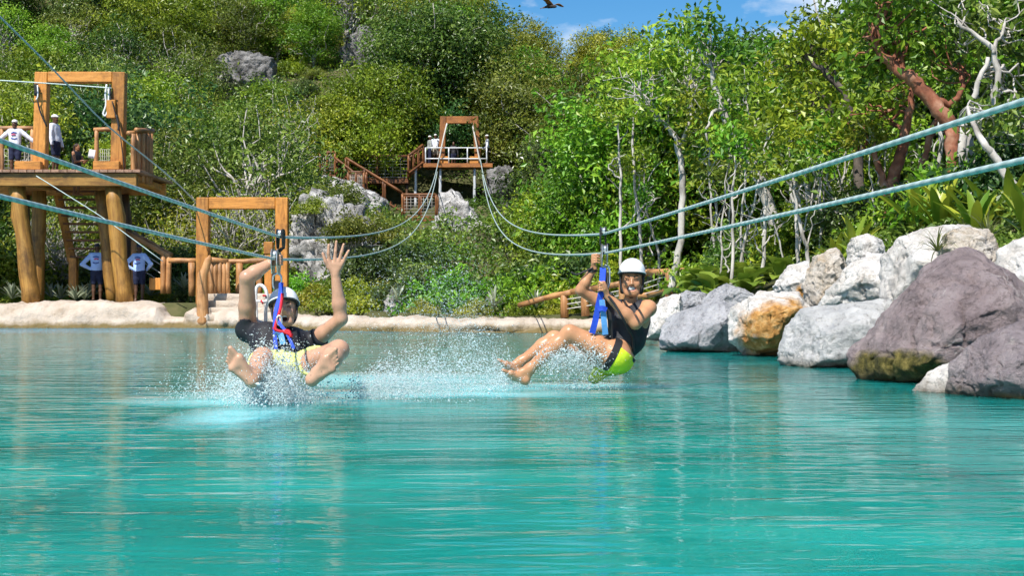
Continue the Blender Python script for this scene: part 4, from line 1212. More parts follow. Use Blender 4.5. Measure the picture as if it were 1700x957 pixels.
def log(name, a, b, r, mat, parent, r2=None, bend=0.0, seed=0, sides=9):
    a, b = Vector(a), Vector(b)
    L = (b - a).length
    rnd = random.Random(seed + int(L * 1000))
    n = max(3, min(9, int(L / 0.35) + 2))
    path, rad = [], []
    for i in range(n):
        t = i / (n - 1)
        path.append(V(bend * math.sin(math.pi * t) + rnd.uniform(-1, 1) * r * .12, rnd.uniform(-1, 1) * r * .12, L * t))
        rad.append((r + ((r2 or r) - r) * t) * rnd.uniform(.93, 1.07))
    me = tubes_mesh(name, [(path, rad)], sides)
    return put(name, me, M[mat] if isinstance(mat, str) else mat, parent, frame_z(a, b))

def rope(name, pts, r, mat, parent=None, sides=6, n=4):
    p, rr = smooth_path([(Vector(q), r) for q in pts], n)
    return put(name, tubes_mesh(name, [(p, rr)], sides), M[mat] if isinstance(mat, str) else mat, parent)

M['rope_mat'] = plain("pale fibre rope", (0.55, 0.52, 0.47), 0.8)
M['metal'] = plain("brushed steel", (0.62, 0.63, 0.64), 0.35, 0.9)
M['galv'] = plain("galvanised pipe", (0.66, 0.68, 0.70), 0.45, 0.3)
M['black_gear'] = plain("black webbing", (0.018, 0.018, 0.02), 0.6)
M['white_gear'] = plain("white plastic", (0.78, 0.78, 0.78), 0.35)

def net(name, p0, p1, h0, h1, parent, nx=7, ny=8, r=0.006):
    """rope mesh panel between two posts; p0, p1 foot points"""
    p0, p1 = Vector(p0), Vector(p1)
    tub = []
    for i in range(nx + 1):
        q = p0.lerp(p1, i / nx)
        tub.append(([q + V(0, 0, h0), q + V(0, 0, h1)], [r, r]))
    for j in range(ny + 1):
        z = h0 + (h1 - h0) * j / ny
        tub.append(([p0 + V(0, 0, z), p1 + V(0, 0, z)], [r, r]))
    return put(name, tubes_mesh(name, tub, 4), M['rope_mat'], parent)

# ---- launch tower on the left
def build_tower():
    Yf, Yb = 41.0, 44.6
    base = W(120, 505, 42)
    T = empty("zip_line_tower", base, "tall orange timber zip line tower with a deck and gate at left", "tower")
    zt = W(0, 283, Yf).z
    xl, xr = W(-150, 0, Yf).x, W(236, 0, Yf).x
    # deck planks run front to back
    x = xl; k = 0
    while x < xr:
        w_ = 0.235
        timber("deck_plank", (x + w_ / 2, Yf - 0.35, zt - 0.05), (x + w_ / 2, Yb, zt - 0.05), 0.085, w_ - 0.012, 'plank', T, 0.008, hint=(1, 0, 0))
        x += w_; k += 1
    zb = zt - 0.1
    timber("fascia_beam", (xl, Yf - 0.15, zb - 0.19), (xr - 0.1, Yf - 0.15, zb - 0.19), 0.20, 0.37, 'leg_timber', T, hint=(0, 0, 1))
    timber("rear_beam", (xl, Yb - 0.4, zb - 0.19), (xr - 0.1, Yb - 0.4, zb - 0.19), 0.20, 0.37, 'timber', T, hint=(0, 0, 1))
    timber("joist", (xr - 0.3, Yf + 0.1, zb - 0.15), (xr - 0.3, Yb - 0.6, zb - 0.15), 0.2, 0.28, 'timber', T, hint=(1, 0, 0))
    timber("joist", (xl + 3.2, Yf + 0.1, zb - 0.15), (xl + 3.2, Yb - 0.6, zb - 0.15), 0.2, 0.28, 'timber', T, hint=(1, 0, 0))
    zleg = zb - 0.38
    def leg(xt, xb, Y, r, m):
        a = W(xb, 506, Y); b = W(xt, 0, Y); b.z = zleg
        log("leg", a, b, r, m, T, r * 0.92, sides=12)
    leg(28, 52, Yf + .1, 0.25, 'leg_timber'); leg(66, 60, Yf + 1.5, 0.22, 'leg_timber')
    leg(188, 206, Yf + .1, 0.25, 'leg_timber'); leg(166, 188, Yf + 1.4, 0.19, 'leg_timber')
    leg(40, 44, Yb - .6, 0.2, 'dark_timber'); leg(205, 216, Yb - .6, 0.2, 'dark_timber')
    # steep stair under the deck
    Ys = Yf + 2.2
    la, lb = W(94, 312, Ys + 1.1), W(120, 434, Ys - .2)
    ra, rb = W(163, 312, Ys + 1.1), W(186, 434, Ys - .2)
    timber("stringer", la, lb, 0.26, 0.10, 'timber', T); timber("stringer", ra, rb, 0.26, 0.10, 'timber', T)
    timber("stair_post", lb + V(0.04, 0, 0.1), W(122, 494, Ys - .2), 0.24, 0.24, 'timber', T)
    timber("stair_post", rb + V(0.0, 0, 0.1), W(188, 494, Ys - .2), 0.24, 0.24, 'timber', T)
    for i in range(9):
        t = (i + 0.5) / 9
        a, b = la.lerp(lb, t), ra.lerp(rb, t)
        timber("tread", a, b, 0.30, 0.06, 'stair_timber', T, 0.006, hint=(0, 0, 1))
    # gate with two posts and a beam
    def gpost(xt, xb):
        a = W(xb, 284, Yf + .2); a.z = zt - .005; b = W(xt, 120.5, Yf + .2)
        timber("gate_post", a, b, 0.37, 0.34, 'timber', T, 0.02)
        return a, b
    a1, b1 = gpost(71, 67); a2, b2 = gpost(199, 196)
    bz = W(0, 129, Yf + .2).z
    timber("gate_beam", (b1.x + .192, Yf + .2, bz), (b2.x - .192, Yf + .2, bz), 0.33, 0.31, 'timber', T, 0.02, hint=(0, 0, 1))
    for xa in (48, 178):
        c = W(xa, 276, Yf - 0.1)
        timber("footing_block", (c.x - .38, Yf - 0.12, zt + .125), (c.x + .38, Yf - 0.12, zt + .125), 0.22, 0.245, 'timber', T, 0.015, hint=(0, 0, 1))
    c = W(186, 182, Yf + .0)
    timber("brake_block", c + V(-.02, 0, -.25), c + V(-.02, 0, .28), 0.26, 0.16, 'timber', T)
    # railings
    def rail(xa, xb, row, Y, r=0.07): log("rail", W(xa, row, Y), W(xb, row, Y), r, 'log', T)
    rail(-60, 57, 213, Yb - .3); rail(156, 190, 215, Yb - .6)
    for xx, Y in ((3, Yb - .3), (54, Yb - .3), (160, Yb - .6)):
        p = W(xx, 213, Y); log("rail_post", (p.x, Y, zt), p, 0.07, 'log', T)
    net("rope_net", (W(163, 0, Yb - .6).x, Yb - .6, zt), (W(188, 0, Yb - .6).x, Yb - .6, zt), 0.05, 0.95, T)
    net("rope_net", (W(-40, 0, Yb - .3).x, Yb - .3, zt), (W(54, 0, Yb - .3).x, Yb - .3, zt), 0.05, 1.0, T, 14, 8)
    for i, xx in enumerate((221, 229, 237, 244, 250)):
        p = W(xx, 222, Yf + .1 + i * .25)
        log("baluster", (p.x, p.y, zt - .30), p, 0.075, 'log', T, seed=i)
    log("rail", W(213, 221, Yf), W(253, 218, Yf + 1.4), 0.075, 'log', T)
    log("rail", W(226, 216, Yf + .1), W(254, 217, Yf + 1.5), 0.07, 'log', T)
    # hanging gear at the gate
    g = W(177, 140, Yf - .05)
    gear = empty("pulley_gear", g, "white rescue gear hanging from the tower gate", "gear")
    rope("white_sling", [g, g + V(-.03, -.02, -.3), g + V(-.02, 0, -.6), g + V(-.1, 0, -.85), g + V(-.02, 0, -.9), g + V(.05, 0, -.6), g + V(.06, 0, -.1)], 0.03, 'white_gear', gear)
    rope("black_strap", [g + V(.1, 0, 0), g + V(.12, 0, -.4), g + V(.10, 0, -.7)], 0.03, 'black_gear', gear)
    q = W(60, 142, Yf - .05)
    g2 = empty("pulley_gear", q, "black pulley and white clip on the left gate post", "gear")
    timber("pulley_body", q + V(0, 0, -.3), q + V(0, 0, .05), .10, .10, 'black_gear', g2)
    rope("white_clip", [q + V(.06, -.06, 0), q + V(.07, -.06, -.3), q + V(.02, -.06, -.42)], 0.022, 'white_gear', g2)
    rope("dark_rope", [q + V(.05, -.05, -.42), q + V(.15, -.06, -.8), q + V(.33, -.06, -1.2)], 0.025, 'black_gear', g2)
    r0 = W(186, 168, Yf - .12)
    g3 = empty("hanging_rope", r0, "dark rope hanging down the right gate post of the tower", "rope")
    rope("rope_strand", [r0, r0 + V(.12, 0, -.45), r0 + V(.2, 0, -.75), r0 + V(.28, 0, -1.3), r0 + V(.36, 0, -2.0)], 0.018, 'black_gear', g3)
    rope("rope_knot", [r0 + V(.12, 0, -.4), r0 + V(.2, -.02, -.72), r0 + V(.18, -.02, -.85)], 0.035, 'black_gear', g3)
build_tower()

def log_railing(name, label, rails, posts, mat, rr=0.06, pr=0.065, group=None):
    e = empty(name, Vector(posts[0][1]) if posts else Vector(rails[0][0]), label, "railing", group)
    for i, (a, b) in enumerate(rails): log("rail", a, b, rr, mat, e, seed=i)
    for i, (a, b) in enumerate(posts): log("post", b, a, pr, mat, e, seed=i + 5)
    return e

# ---- lower gate, its landing and railings
def build_lower_gate():
    Y = 41.0
    G2 = empty("timber_gate", W(400, 490, Y), "lower orange timber gate frame behind the reclining man", "gate")
    for xa, xb in ((338, 337), (469, 468)):
        timber("gate_post", W(xb, 506, Y), W(xa, 328.5, Y), 0.36, 0.33, 'timber', G2, 0.02)
    timber("gate_beam", W(338, 338, Y) + V(.187, 0, 0), W(469, 338, Y) + V(-.187, 0, 0), 0.33, 0.34, 'timber', G2, 0.02, hint=(0, 0, 1))
    timber("brake_block", W(446, 422, Y - .2), W(446, 402, Y - .2), 0.26, 0.2, 'timber', G2)
    timber("brace_post", W(446, 506, Y + .3), W(446, 424, Y + .3), 0.22, 0.2, 'timber', G2)
    timber("footing_block", W(262, 482, 42.4), W(262, 462, 42.4), 0.42, 0.4, 'timber', G2)
    log_railing("log_railing", "log railing running between the lower gate posts", [(W(280, 433, 42), W(328, 433, 42)), (W(352, 436, Y + .5), W(456, 432, Y + .5))],
        [(W(318, 436, 42), W(318, 492, 42)), (W(397, 437, Y + .5), W(397, 495, Y + .5)), (W(430, 437, Y + .5), W(430, 495, Y + .5))], 'log', 0.075, 0.10)
    e = log_railing("log_balustrade", "close set row of upright logs beside the stone steps", [(W(349, 431, 40.6), W(378, 434, 40.9))],
        [(W(x, 436, 40.7 + i * .05), W(x, 490, 40.7 + i * .05)) for i, x in enumerate((351, 357, 364, 371, 377))], 'log', 0.07, 0.085)
    p = empty("carved_log_post", W(337, 540, 39.9), "thick crooked log post standing at the foot of the stone steps", "post")
    pts = [(W(337, 541, 39.9), .17), (W(336, 500, 39.9), .165), (W(336, 462, 39.9), .15), (W(341, 447, 39.9), .12), (W(346, 430, 39.9), .10), (W(345, 427, 39.9), .06)]
    a, r = smooth_path(pts, 4)
    put("log", tubes_mesh("crooked_log", [(a, r)], 12), M['log'], p)
    # stair handrails coming down from the tower
    log_railing("log_handrail", "sloping double log handrail coming down from the tower", [(W(206, 385, 43.2), W(282, 427, 42.2)), (W(222, 388, 44.4), W(284, 424, 43))],
        [(W(222, 396, 43), W(222, 490, 43)), (W(272, 424, 42.2), W(270, 488, 42.2)), (W(281, 426, 42.2), W(279, 488, 42.2))], 'log', 0.075, 0.085)
    wz = W(0, 0, 42).z
    w1 = empty("wire_rope_fence", W(245, 440, 42.6), "thin wire ropes strung below the sloping handrail", "fence")
    for k in range(3):
        rope("wire", [W(218, 410 + k * 14, 43.1), W(248, 428 + k * 14, 42.7), W(276, 446 + k * 14, 42.2)], 0.014, 'rope_mat', w1)
    # stone steps down to the water
    S = empty("stone_steps", W(385, 545, 39.3), "pale stone steps leading down into the water behind the man", "steps")
    for i in range(5):
        ytop = 488 + i * 11.5
        Yfr = 40.5 - i * 0.30
        a, b = W(343, ytop, Yfr), W(452, ytop, Yfr)
        zc = a.z
        bm = bmesh.new(); bmesh.ops.create_cube(bm, size=1.0)
        h = 0.62
        for v in bm.verts:
            v.co = (v.co.x * (b.x - a.x), v.co.y * .8, v.co.z * h)
        bmesh.ops.subdivide_edges(bm, edges=bm.edges[:], cuts=5, use_grid_fill=True)
        co = np.array([v.co[:] for v in bm.verts]); nn = fbm(co * 2.3 + i * 9, 3, i)
        for v, q in zip(bm.verts, nn): v.co += Vector(v.co).normalized() * 0.035 * q
        me = bpy.data.meshes.new("step"); bm.to_mesh(me); bm.free()
        me.polygons.foreach_set("use_smooth", [True] * len(me.polygons))
        put("step", me, M['bank'], S, Matrix.Translation(V((a.x + b.x) / 2, Yfr + .4, zc - h / 2)))
build_lower_gate()

# ---- far platform and stairs on the hillside
def build_far():
    Y = 83.0
    P = empty("far_platform", W(760, 320, Y), "distant orange timber platform with a gate on the hillside", "platform")
    zt = W(0, 271.5, Y).z
    x0, x1 = W(703, 0, Y).x, W(818, 0, Y).x
    n = 16
    for i in range(n):
        xa = x0 + (x1 - x0) * (i + .5) / n
        timber("deck_plank", (xa, Y, zt - .05), (xa, Y + 3, zt - .05), 0.08, (x1 - x0) / n - .012, 'old_timber', P, 0.006, hint=(1, 0, 0))
    timber("fascia_beam", (x0, Y - .12, zt - .13), (x1, Y - .12, zt - .13), 0.16, 0.24, 'old_timber', P, hint=(0, 0, 1))
    for xt, xb in ((736, 733), (789, 794)):
        a = W(xb, 271, Y + .3); a.z = zt; timber("gate_post", a, W(xt, 193.5, Y + .3), 0.36, 0.34, 'old_timber', P, 0.02)
    timber("gate_beam", W(736, 199.5, Y + .3) + V(.185, 0, 0), W(789, 199.5, Y + .3) + V(-.185, 0, 0), 0.33, 0.42, 'old_timber', P, 0.02, hint=(0, 0, 1))
    for xa in (738, 787):
        c = W(xa, 265, Y + .05)
        timber("footing_block", (c.x - .26, Y + .1, zt + .22), (c.x + .26, Y + .1, zt + .22), 0.2, 0.42, 'timber', P, hint=(0, 0, 1))
    for xx in (690, 731, 788):
        a = W(xx, 272, Y + .2); a.z = zt - .25; log("steel_column", (a.x, Y + .2, zt - 2.6), a, 0.09, 'galv', P)
    R = empty("pipe_railing", (x0, Y, zt), "silver pipe railing along the front of the far platform", "railing")
    for row in (245.5, 263.5): log("rail", W(707, row, Y - .05), W(808, row, Y - .05), 0.035, 'galv', R)
    for xx in (706.5, 745, 776, 808):
        p = W(xx, 245, Y - .05); log("post", (p.x, p.y, zt), p, 0.04, 'galv', R)
    # stairs to the left
    S = empty("far_staircase", W(600, 330, 82), "zigzag timber staircase with log rails left of the far platform", "staircase")
    def landing(xa, xb, row, Yl, dep, toprow, netp=True):
        a, b = W(xa, row, Yl), W(xb, row, Yl)
        timber("landing_floor", (a.x, Yl + dep / 2, a.z - .12), (b.x, Yl + dep / 2, a.z - .12), dep, 0.3, 'stair_timber', S, hint=(0, 0, 1))
        h = W(0, toprow, Yl).z - a.z
        for yy in (Yl, Yl + dep - .1):
            log("rail", (a.x, yy, a.z + h), (b.x, yy, a.z + h), 0.075, 'stair_timber', S)
            for xx in (a.x, (a.x + b.x) / 2, b.x): log("rail_post", (xx, yy, a.z), (xx, yy, a.z + h), 0.07, 'stair_timber', S)
        if netp: net("rope_net", (a.x, Yl + .02, a.z), (b.x, Yl + .02, a.z), .1, h - .1, S, 8, 6, .012)
        for xx in (a.x + .1, b.x - .1): log("stilt", (xx, Yl + .3, a.z - 2.2), (xx, Yl + .3, a.z - .2), 0.1, 'dark_timber', S)
    def flight(pa, pb, wid, h, nst=8):
        a, b = Vector(pa), Vector(pb)
        for off in (0, wid):
            o = V(0, off, 0)
            timber("stringer", a + o, b + o, 0.09, 0.28, 'stair_timber', S, hint=(0, -1, 0))
            log("handrail", a + o + V(0, 0, h), b + o + V(0, 0, h), 0.075, 'stair_timber', S)
            for t in (0, .33, .66, 1): log("rail_post", a.lerp(b, t) + o, a.lerp(b, t) + o + V(0, 0, h), 0.06, 'stair_timber', S)
        for i in range(nst):
            q = a.lerp(b, (i + .5) / nst)
            timber("tread", q + V(0, .05, 0.05), q + V(0, wid - .05, 0.05), 0.05, 0.28, 'stair_timber', S, 0, hint=(0, 0, 1))
    landing(531, 556, 291, 81.5, 1.6, 253)
    flight(W(678, 288, 82.5), W(702, 270, 83.2), 1.2, 1.05, 4)
    landing(574, 678, 297, 83.4, 1.3, 259)
    flight(W(574, 294, 80.6), W(668, 352, 80.2), 1.3, 1.1, 12)
    flight(W(556, 292, 81.0), W(604, 330, 79.6), 1.0, 1.05, 8)
    landing(578, 604, 326, 78.8, 1.2, 286)
    landing(668, 724, 360, 80.0, 1.6, 323)
build_far()

# ---- fence behind the boulders
def build_fence():
    def rl(pts, e):
        for a, b in zip(pts[:-1], pts[1:]): log("rail", W(*a), W(*b), 0.07, 'log', e, seed=int(a[0]))
    e = empty("log_fence", W(935, 530, 33.5), "curving log handrail fence rising behind the woman to the trees", "fence")
    rl([(862, 507, 34.5), (905, 495, 34), (950, 485, 33.5), (985, 480, 33), (1030, 472, 32.2), (1078, 452, 31), (1110, 452, 30), (1152, 447, 29.5), (1215, 440, 29)], e)
    rl([(1040, 495, 32), (1078, 490, 31), (1112, 480, 30), (1150, 473, 29.5)], e)
    for x, y0, y1, Y in ((937, 487, 528, 33.7), (972, 482, 525, 33.2), (1034, 470, 520, 32.1), (1112, 447, 510, 30), (1152, 445, 500, 29.5), (1200, 440, 490, 29.1)):
        log("post", W(x, y1, Y), W(x, y0, Y), 0.10, 'log', e, seed=x)
    for k in range(3):
        rope("wire", [W(937, 498 + k * 8, 33.7), W(1034, 482 + k * 8, 32.1), W(1112, 458 + k * 10, 30), W(1200, 450 + k * 10, 29.1)], 0.012, 'rope_mat', e)
build_fence()

# ------------------------------------------------------------------ cables
def cable_mat(name, a, b):
    m, nt, bs = mat_new(name)
    vec = coords(nt)
    wv = N(nt, "ShaderNodeTexWave", Scale=9.0, Distortion=0.3, Detail=1.0); wv.wave_type = 'BANDS'; wv.bands_direction = 'DIAGONAL'
    nt.links.new(vec, wv.inputs['Vector'])
    r = ramp(nt, [(0.2, a), (0.8, b)])
    nt.links.new(wv.outputs['Fac'], r.inputs['Fac'])
    nt.links.new(r.outputs['Color'], bs.inputs['Base Color'])
    bs.inputs['Roughness'].default_value = 0.45; bs.inputs['Metallic'].default_value = 0.15
    bp = N(nt, "ShaderNodeBump", Strength=0.25, Distance=0.002); nt.links.new(wv.outputs['Fac'], bp.inputs['Height']); nt.links.new(bp.outputs['Normal'], bs.inputs['Normal'])
    return m
M['cable'] = cable_mat("teal tinted wire cable", (0.36, 0.47, 0.45), (0.54, 0.64, 0.61))

def cable(label, A, Bp, C, sag, r_near=0.0090, r_far=0.026, cat="cable", group="zip line cables"):
    """A: far anchor, Bp: where the rider's trolley hangs, C: near end past the camera"""
    pts = []
    for i in range(41):
        s = i / 40
        p = A.lerp(Bp, s); p.z -= 4 * sag * s * (1 - s)
        pts.append((p, r_far + (r_near - r_far) * min(1, s * 1.06)))
    d = (C - Bp)
    for i in range(1, 13):
        t = i / 8
        pts.append((Bp + d * t + V(0, 0, 0.02 * t * t), r_near))
    o = put("zip_line_cable", tubes_mesh("zip_line_cable", [([p for p, r in pts], [r for p, r in pts])], 10), M['cable'])
    return tag(o, label, cat, group)

MY, WY = 9.2, 10.0
mt_u, mt_l = W(466, 394, MY), W(458, 431, MY)
wt_u, wt_l = W(1001, 389, WY), W(1003, 421, WY)
cable("upper of the two cables carrying the man, reaching the left edge", W(729, 262, 83), mt_u, W(0, 243, 4.75), 1.25)
cable("lower of the two cables carrying the man, reaching the left edge", W(726, 285, 83), mt_l, W(0, 336, 4.75), 1.35)
cable("upper of the two cables carrying the woman, reaching the right edge", W(797, 262, 83), wt_u, W(1700, 181, 3.5), 1.25)
cable("lower of the two cables carrying the woman, reaching the right edge", W(800, 285, 83), wt_l, W(1700, 279, 3.5), 1.35)
def thin_cable(label, pts, r):
    o = rope("thin_cable", pts, r, 'cable'); tag(o, label, "cable", "thin cables at the tower")
thin_cable("thin teal cable slanting across the tower gate from the top left corner", [W(-40, -12, 30), W(85, 112, 33), W(180, 210, 36), W(300, 310, 40), W(390, 410, 44)], 0.02)
thin_cable("thin pale cable slanting under the tower deck", [W(60, 292, 40.3), W(105, 320, 40.2), W(180, 368, 40.1), W(270, 434, 40)], 0.014)
thin_cable("pale level cable running to the top of the tower gate", [W(-40, 131, 40.6), W(60, 137, 40.7), W(130, 142, 40.8), W(185, 146, 40.8)], 0.018)
for x0, lab in ((736, "left"), (790, "right")):
    tag(rope("pale_tether", [W(742 if x0 == 736 else 784, 205, 83.1), W(735 if x0 == 736 else 790, 235, 82.8), W(728 if x0 == 736 else 797, 270, 82.7)], 0.05, 'rope_mat'), "pale tether hanging down the %s post of the far gate" % lab, "rope")

# ------------------------------------------------------------------ people: one smooth surface grown round a posed skeleton
class Flesh:
    def __init__(self):
        self.p = []          # (kind, data, k, tags, sub)
    def cone(self, a, b, ra, rb, tags="", k=0.02, sub=False):
        self.p.append(('c', (np.array(a, float), np.array(b, float), ra, rb), k, tags, sub))
    def ball(self, c, r, tags="", k=0.02, sub=False):
        self.cone(c, Vector(c) + V(0, 0, 1e-4), r, r, tags, k, sub)
    def ell(self, c, R, rad, tags="", k=0.02, sub=False):
        self.p.append(('e', (np.array(c, float), np.array(R, float), np.array(rad, float)), k, tags, sub))
    def field(self, h, off=0.0, want=None, clip=None, pad=0.03):
        ps = [q for q in self.p if want is None or any(t in q[3].split() for t in want)]
        lo, hi = np.full(3, 1e9), np.full(3, -1e9)
        bb = []
        for kind, d, k, tags, sub in ps:
            if kind == 'c':
                a, b, ra, rb = d
                l = np.minimum(a - ra, b - rb); u = np.maximum(a + ra, b + rb)
            else:
                c, Rm, rad = d
                e = np.abs(Rm) @ rad
                l, u = c - e, c + e
            bb.append((l, u))
            if not sub: lo = np.minimum(lo, l); hi = np.maximum(hi, u)
        lo = lo - pad - off; hi = hi + pad + off
        n = np.ceil((hi - lo) / h).astype(int) + 1
        D = np.full(n, 0.5, dtype=np.float32)
        ax = [lo[i] + h * np.arange(n[i]) for i in range(3)]
        for (kind, d, k, tags, sub), (l, u) in zip(ps, bb):
            m = off + 0.05 + k * 2
            i0 = np.clip(np.floor((l - m - lo) / h).astype(int), 0, n); i1 = np.clip(np.ceil((u + m - lo) / h).astype(int) + 1, 0, n)
            if (i1 <= i0).any(): continue
            X, Y, Z = np.meshgrid(*[ax[i][i0[i]:i1[i]] for i in range(3)], indexing='ij')
            P = np.stack([X, Y, Z], -1).astype(np.float32)
            if kind == 'c':
                a, b, ra, rb = d
                ab = (b - a).astype(np.float32)
                t = np.clip(((P - a.astype(np.float32)) @ ab) / max(float(ab @ ab), 1e-12), 0, 1)
                q = P - a.astype(np.float32) - t[..., None] * ab
                v = np.sqrt((q * q).sum(-1)) - (ra + (rb - ra) * t)
            else:
                c, Rm, rad = d
                q = (P - c.astype(np.float32)) @ Rm.astype(np.float32)
                k0 = np.sqrt(((q / rad) ** 2).sum(-1)) + 1e-9; k1 = np.sqrt(((q / rad ** 2) ** 2).sum(-1)) + 1e-9
                v = k0 * (k0 - 1) / k1
            s_ = np.s_[i0[0]:i1[0], i0[1]:i1[1], i0[2]:i1[2]]
            E = D[s_]
            if not sub:
                v = v - off
                hh = np.clip(0.5 + 0.5 * (E - v) / k, 0, 1)
                D[s_] = E + (v - E) * hh - k * hh * (1 - hh)
            else:
                v = -v
                hh = np.clip(0.5 - 0.5 * (E - v) / k, 0, 1)
                D[s_] = E + (v - E) * hh + k * hh * (1 - hh)
        if clip is not None:
            X, Y, Z = np.meshgrid(*ax, indexing='ij')
            D = np.maximum(D, clip(X, Y, Z).astype(np.float32))
        return D, lo

def surface_nets(D, lo, h):
    n = D.shape
    s = D < 0
    c = [s[i:n[0] - 1 + i, j:n[1] - 1 + j, k:n[2] - 1 + k] for i in (0, 1) for j in (0, 1) for k in (0, 1)]
    tot = sum(q.astype(np.int8) for q in c)
    act = (tot > 0) & (tot < 8)
    idx = np.full(act.shape, -1, dtype=np.int64)
    I = np.argwhere(act)
    idx[act] = np.arange(len(I))
    corners = np.array([(i, j, k) for i in (0, 1) for j in (0, 1) for k in (0, 1)])
    vals = np.stack([D[I[:, 0] + a, I[:, 1] + b, I[:, 2] + d] for a, b, d in corners], 1)
    acc = np.zeros((len(I), 3)); cnt = np.zeros(len(I))
    for p in range(8):
        for q in range(p + 1, 8):
            if np.abs(corners[p] - corners[q]).sum() != 1: continue
            a, b = vals[:, p], vals[:, q]
            m = (a < 0) != (b < 0)
            t = np.where(m, a / np.where(m, a - b, 1), 0)
            pt = corners[p] + t[:, None] * (corners[q] - corners[p])
            acc[m] += pt[m]; cnt[m] += 1
    v = lo + h * (I + acc / np.maximum(cnt, 1)[:, None])
    F_ = []
    for axis in range(3):
        sl0 = [slice(None)] * 3; sl1 = [slice(None)] * 3
        sl0[axis] = slice(0, n[axis] - 1); sl1[axis] = slice(1, n[axis])
        a, b = s[tuple(sl0)], s[tuple(sl1)]
        E = np.argwhere(a != b)
        flip = a[a != b]
        u, w_ = (axis + 1) % 3, (axis + 2) % 3
        ok = (E[:, u] > 0) & (E[:, w_] > 0) & (E[:, u] < n[u] - 1) & (E[:, w_] < n[w_] - 1)
        E, flip = E[ok], flip[ok]
        def at(du, dw):
            q = E.copy(); q[:, u] += du; q[:, w_] += dw
            return idx[q[:, 0], q[:, 1], q[:, 2]]
        quad = np.stack([at(-1, -1), at(0, -1), at(0, 0), at(-1, 0)], 1)
        quad[~flip] = quad[~flip][:, ::-1]
        F_.append(quad)
    f = np.concatenate(F_)
    f = f[(f >= 0).all(1)]
    return v, f

def flesh_mesh(name, fl, h, mats, off=0.0, want=None, clip=None, paint=None, smooth_it=1):
    D, lo = fl.field(h, off, want, clip)
    v, f = surface_nets(D, lo, h)
    # light relaxation
    for it in range(smooth_it):
        acc = np.zeros_like(v); cn = np.zeros(len(v))
        for a in range(4):
            b = (a + 1) % 4
            np.add.at(acc, f[:, a], v[f[:, b]]); np.add.at(cn, f[:, a], 1)
            np.add.at(acc, f[:, b], v[f[:, a]]); np.add.at(cn, f[:, b], 1)
        v = v * 0.5 + 0.5 * acc / np.maximum(cn, 1)[:, None]
    me = mesh_np(name, v, f, True)
    for m in mats: me.materials.append(m)
    if paint:
        cen = v[f].mean(1)
        mi = np.zeros(len(f), dtype=np.int32)
        for (c, Rm, rad, k) in paint:
            q = ((cen - np.array(c)) @ np.array(Rm)) / np.array(rad)
            mi[(q * q).sum(1) < 1] = k
        me.polygons.foreach_set("material_index", mi)
    return me

def skin_mat(name, col, spec=0.35):
    lo = tuple(c * .82 for c in col); hi = tuple(min(1, c * 1.12) for c in col)
    m = noise_mat(name, [(0.3, lo), (0.7, hi)], scale=9, rough=0.33, bump=0.12, bdist=0.004, spec=spec, detail=4, bscale=60)
    b = m.node_tree.nodes["Principled BSDF"]
    b.inputs['Subsurface Weight'].default_value = 0.0
    return m

def fabric(name, col, rough=0.75, var=0.25):
    lo = tuple(c * (1 - var) for c in col); hi = tuple(min(1, c * (1 + var)) for c in col)
    return noise_mat(name, [(0.3, lo), (0.7, hi)], scale=6, rough=rough, bump=0.5, bdist=0.02, bscale=9, detail=4, spec=0.25)

SK_MAN = skin_mat("fair skin", (0.52, 0.295, 0.19))
SK_WOM = skin_mat("tanned skin", (0.50, 0.245, 0.125))
SK_DARK = skin_mat("dark brown skin", (0.11, 0.055, 0.032))
LIP = plain("lips", (0.46, 0.18, 0.125), 0.4)
MOUTH = plain("mouth inside", (0.05, 0.012, 0.012), 0.5)
TEETH = plain("teeth", (0.88, 0.86, 0.80), 0.25)
HAIR_D = noise_mat("dark brown hair", [(0.3, (0.015, 0.009, 0.006)), (0.7, (0.06, 0.035, 0.02))], scale=20, stretch=(4, 4, .6), rough=0.45, bump=0.6)
BLACKF = fabric("black wet fabric", (0.022, 0.022, 0.027), 0.55)
HELM = plain("white helmet shell", (0.80, 0.81, 0.82), 0.28, spec=0.5, var=0.03)
SLATE = plain("slate blue helmet side", (0.075, 0.11, 0.17), 0.35, spec=0.5, var=0.05)
HELM_IN = plain("black helmet rim", (0.02, 0.02, 0.022), 0.6)
NEON = fabric("neon yellow shorts", (0.62, 0.78, 0.03), 0.7, 0.1)
PALEY = fabric("pale yellow wet shorts", (0.72, 0.76, 0.22), 0.6, 0.12)
BLUE = fabric("blue webbing", (0.02, 0.07, 0.50), 0.6, 0.2)
LBLUE = fabric("light blue webbing", (0.10, 0.30, 0.62), 0.6, 0.2)
RED = fabric("red rope", (0.50, 0.015, 0.03), 0.6, 0.2)
SHIRT_W = fabric("white long sleeve shirt", (0.70, 0.72, 0.80), 0.8, 0.08)
SHIRT_L = fabric("light blue white shirt", (0.40, 0.56, 0.92), 0.8, 0.08)
NAVY = fabric("navy shorts", (0.02, 0.025, 0.06), 0.8, 0.2)
PINKP = plain("pink shirt print", (0.65, 0.12, 0.25), 0.8)
BLUEP = plain("blue shirt print", (0.05, 0.10, 0.42), 0.8)
CAPW = plain("white cap cloth", (0.72, 0.71, 0.68), 0.8)
CAPD = plain("dark cap cloth", (0.03, 0.035, 0.06), 0.8)

def head_frame(c, fwd, up):
    f = Vector(fwd).normalized(); u = Vector(up); u = (u - f * u.dot(f)).normalized(); s = f.cross(u)
    R = np.array([s[:], f[:], u[:]]).T
    c = Vector(c)
    def H(a, b, d): return c + s * a + f * b + u * d
    return H, R

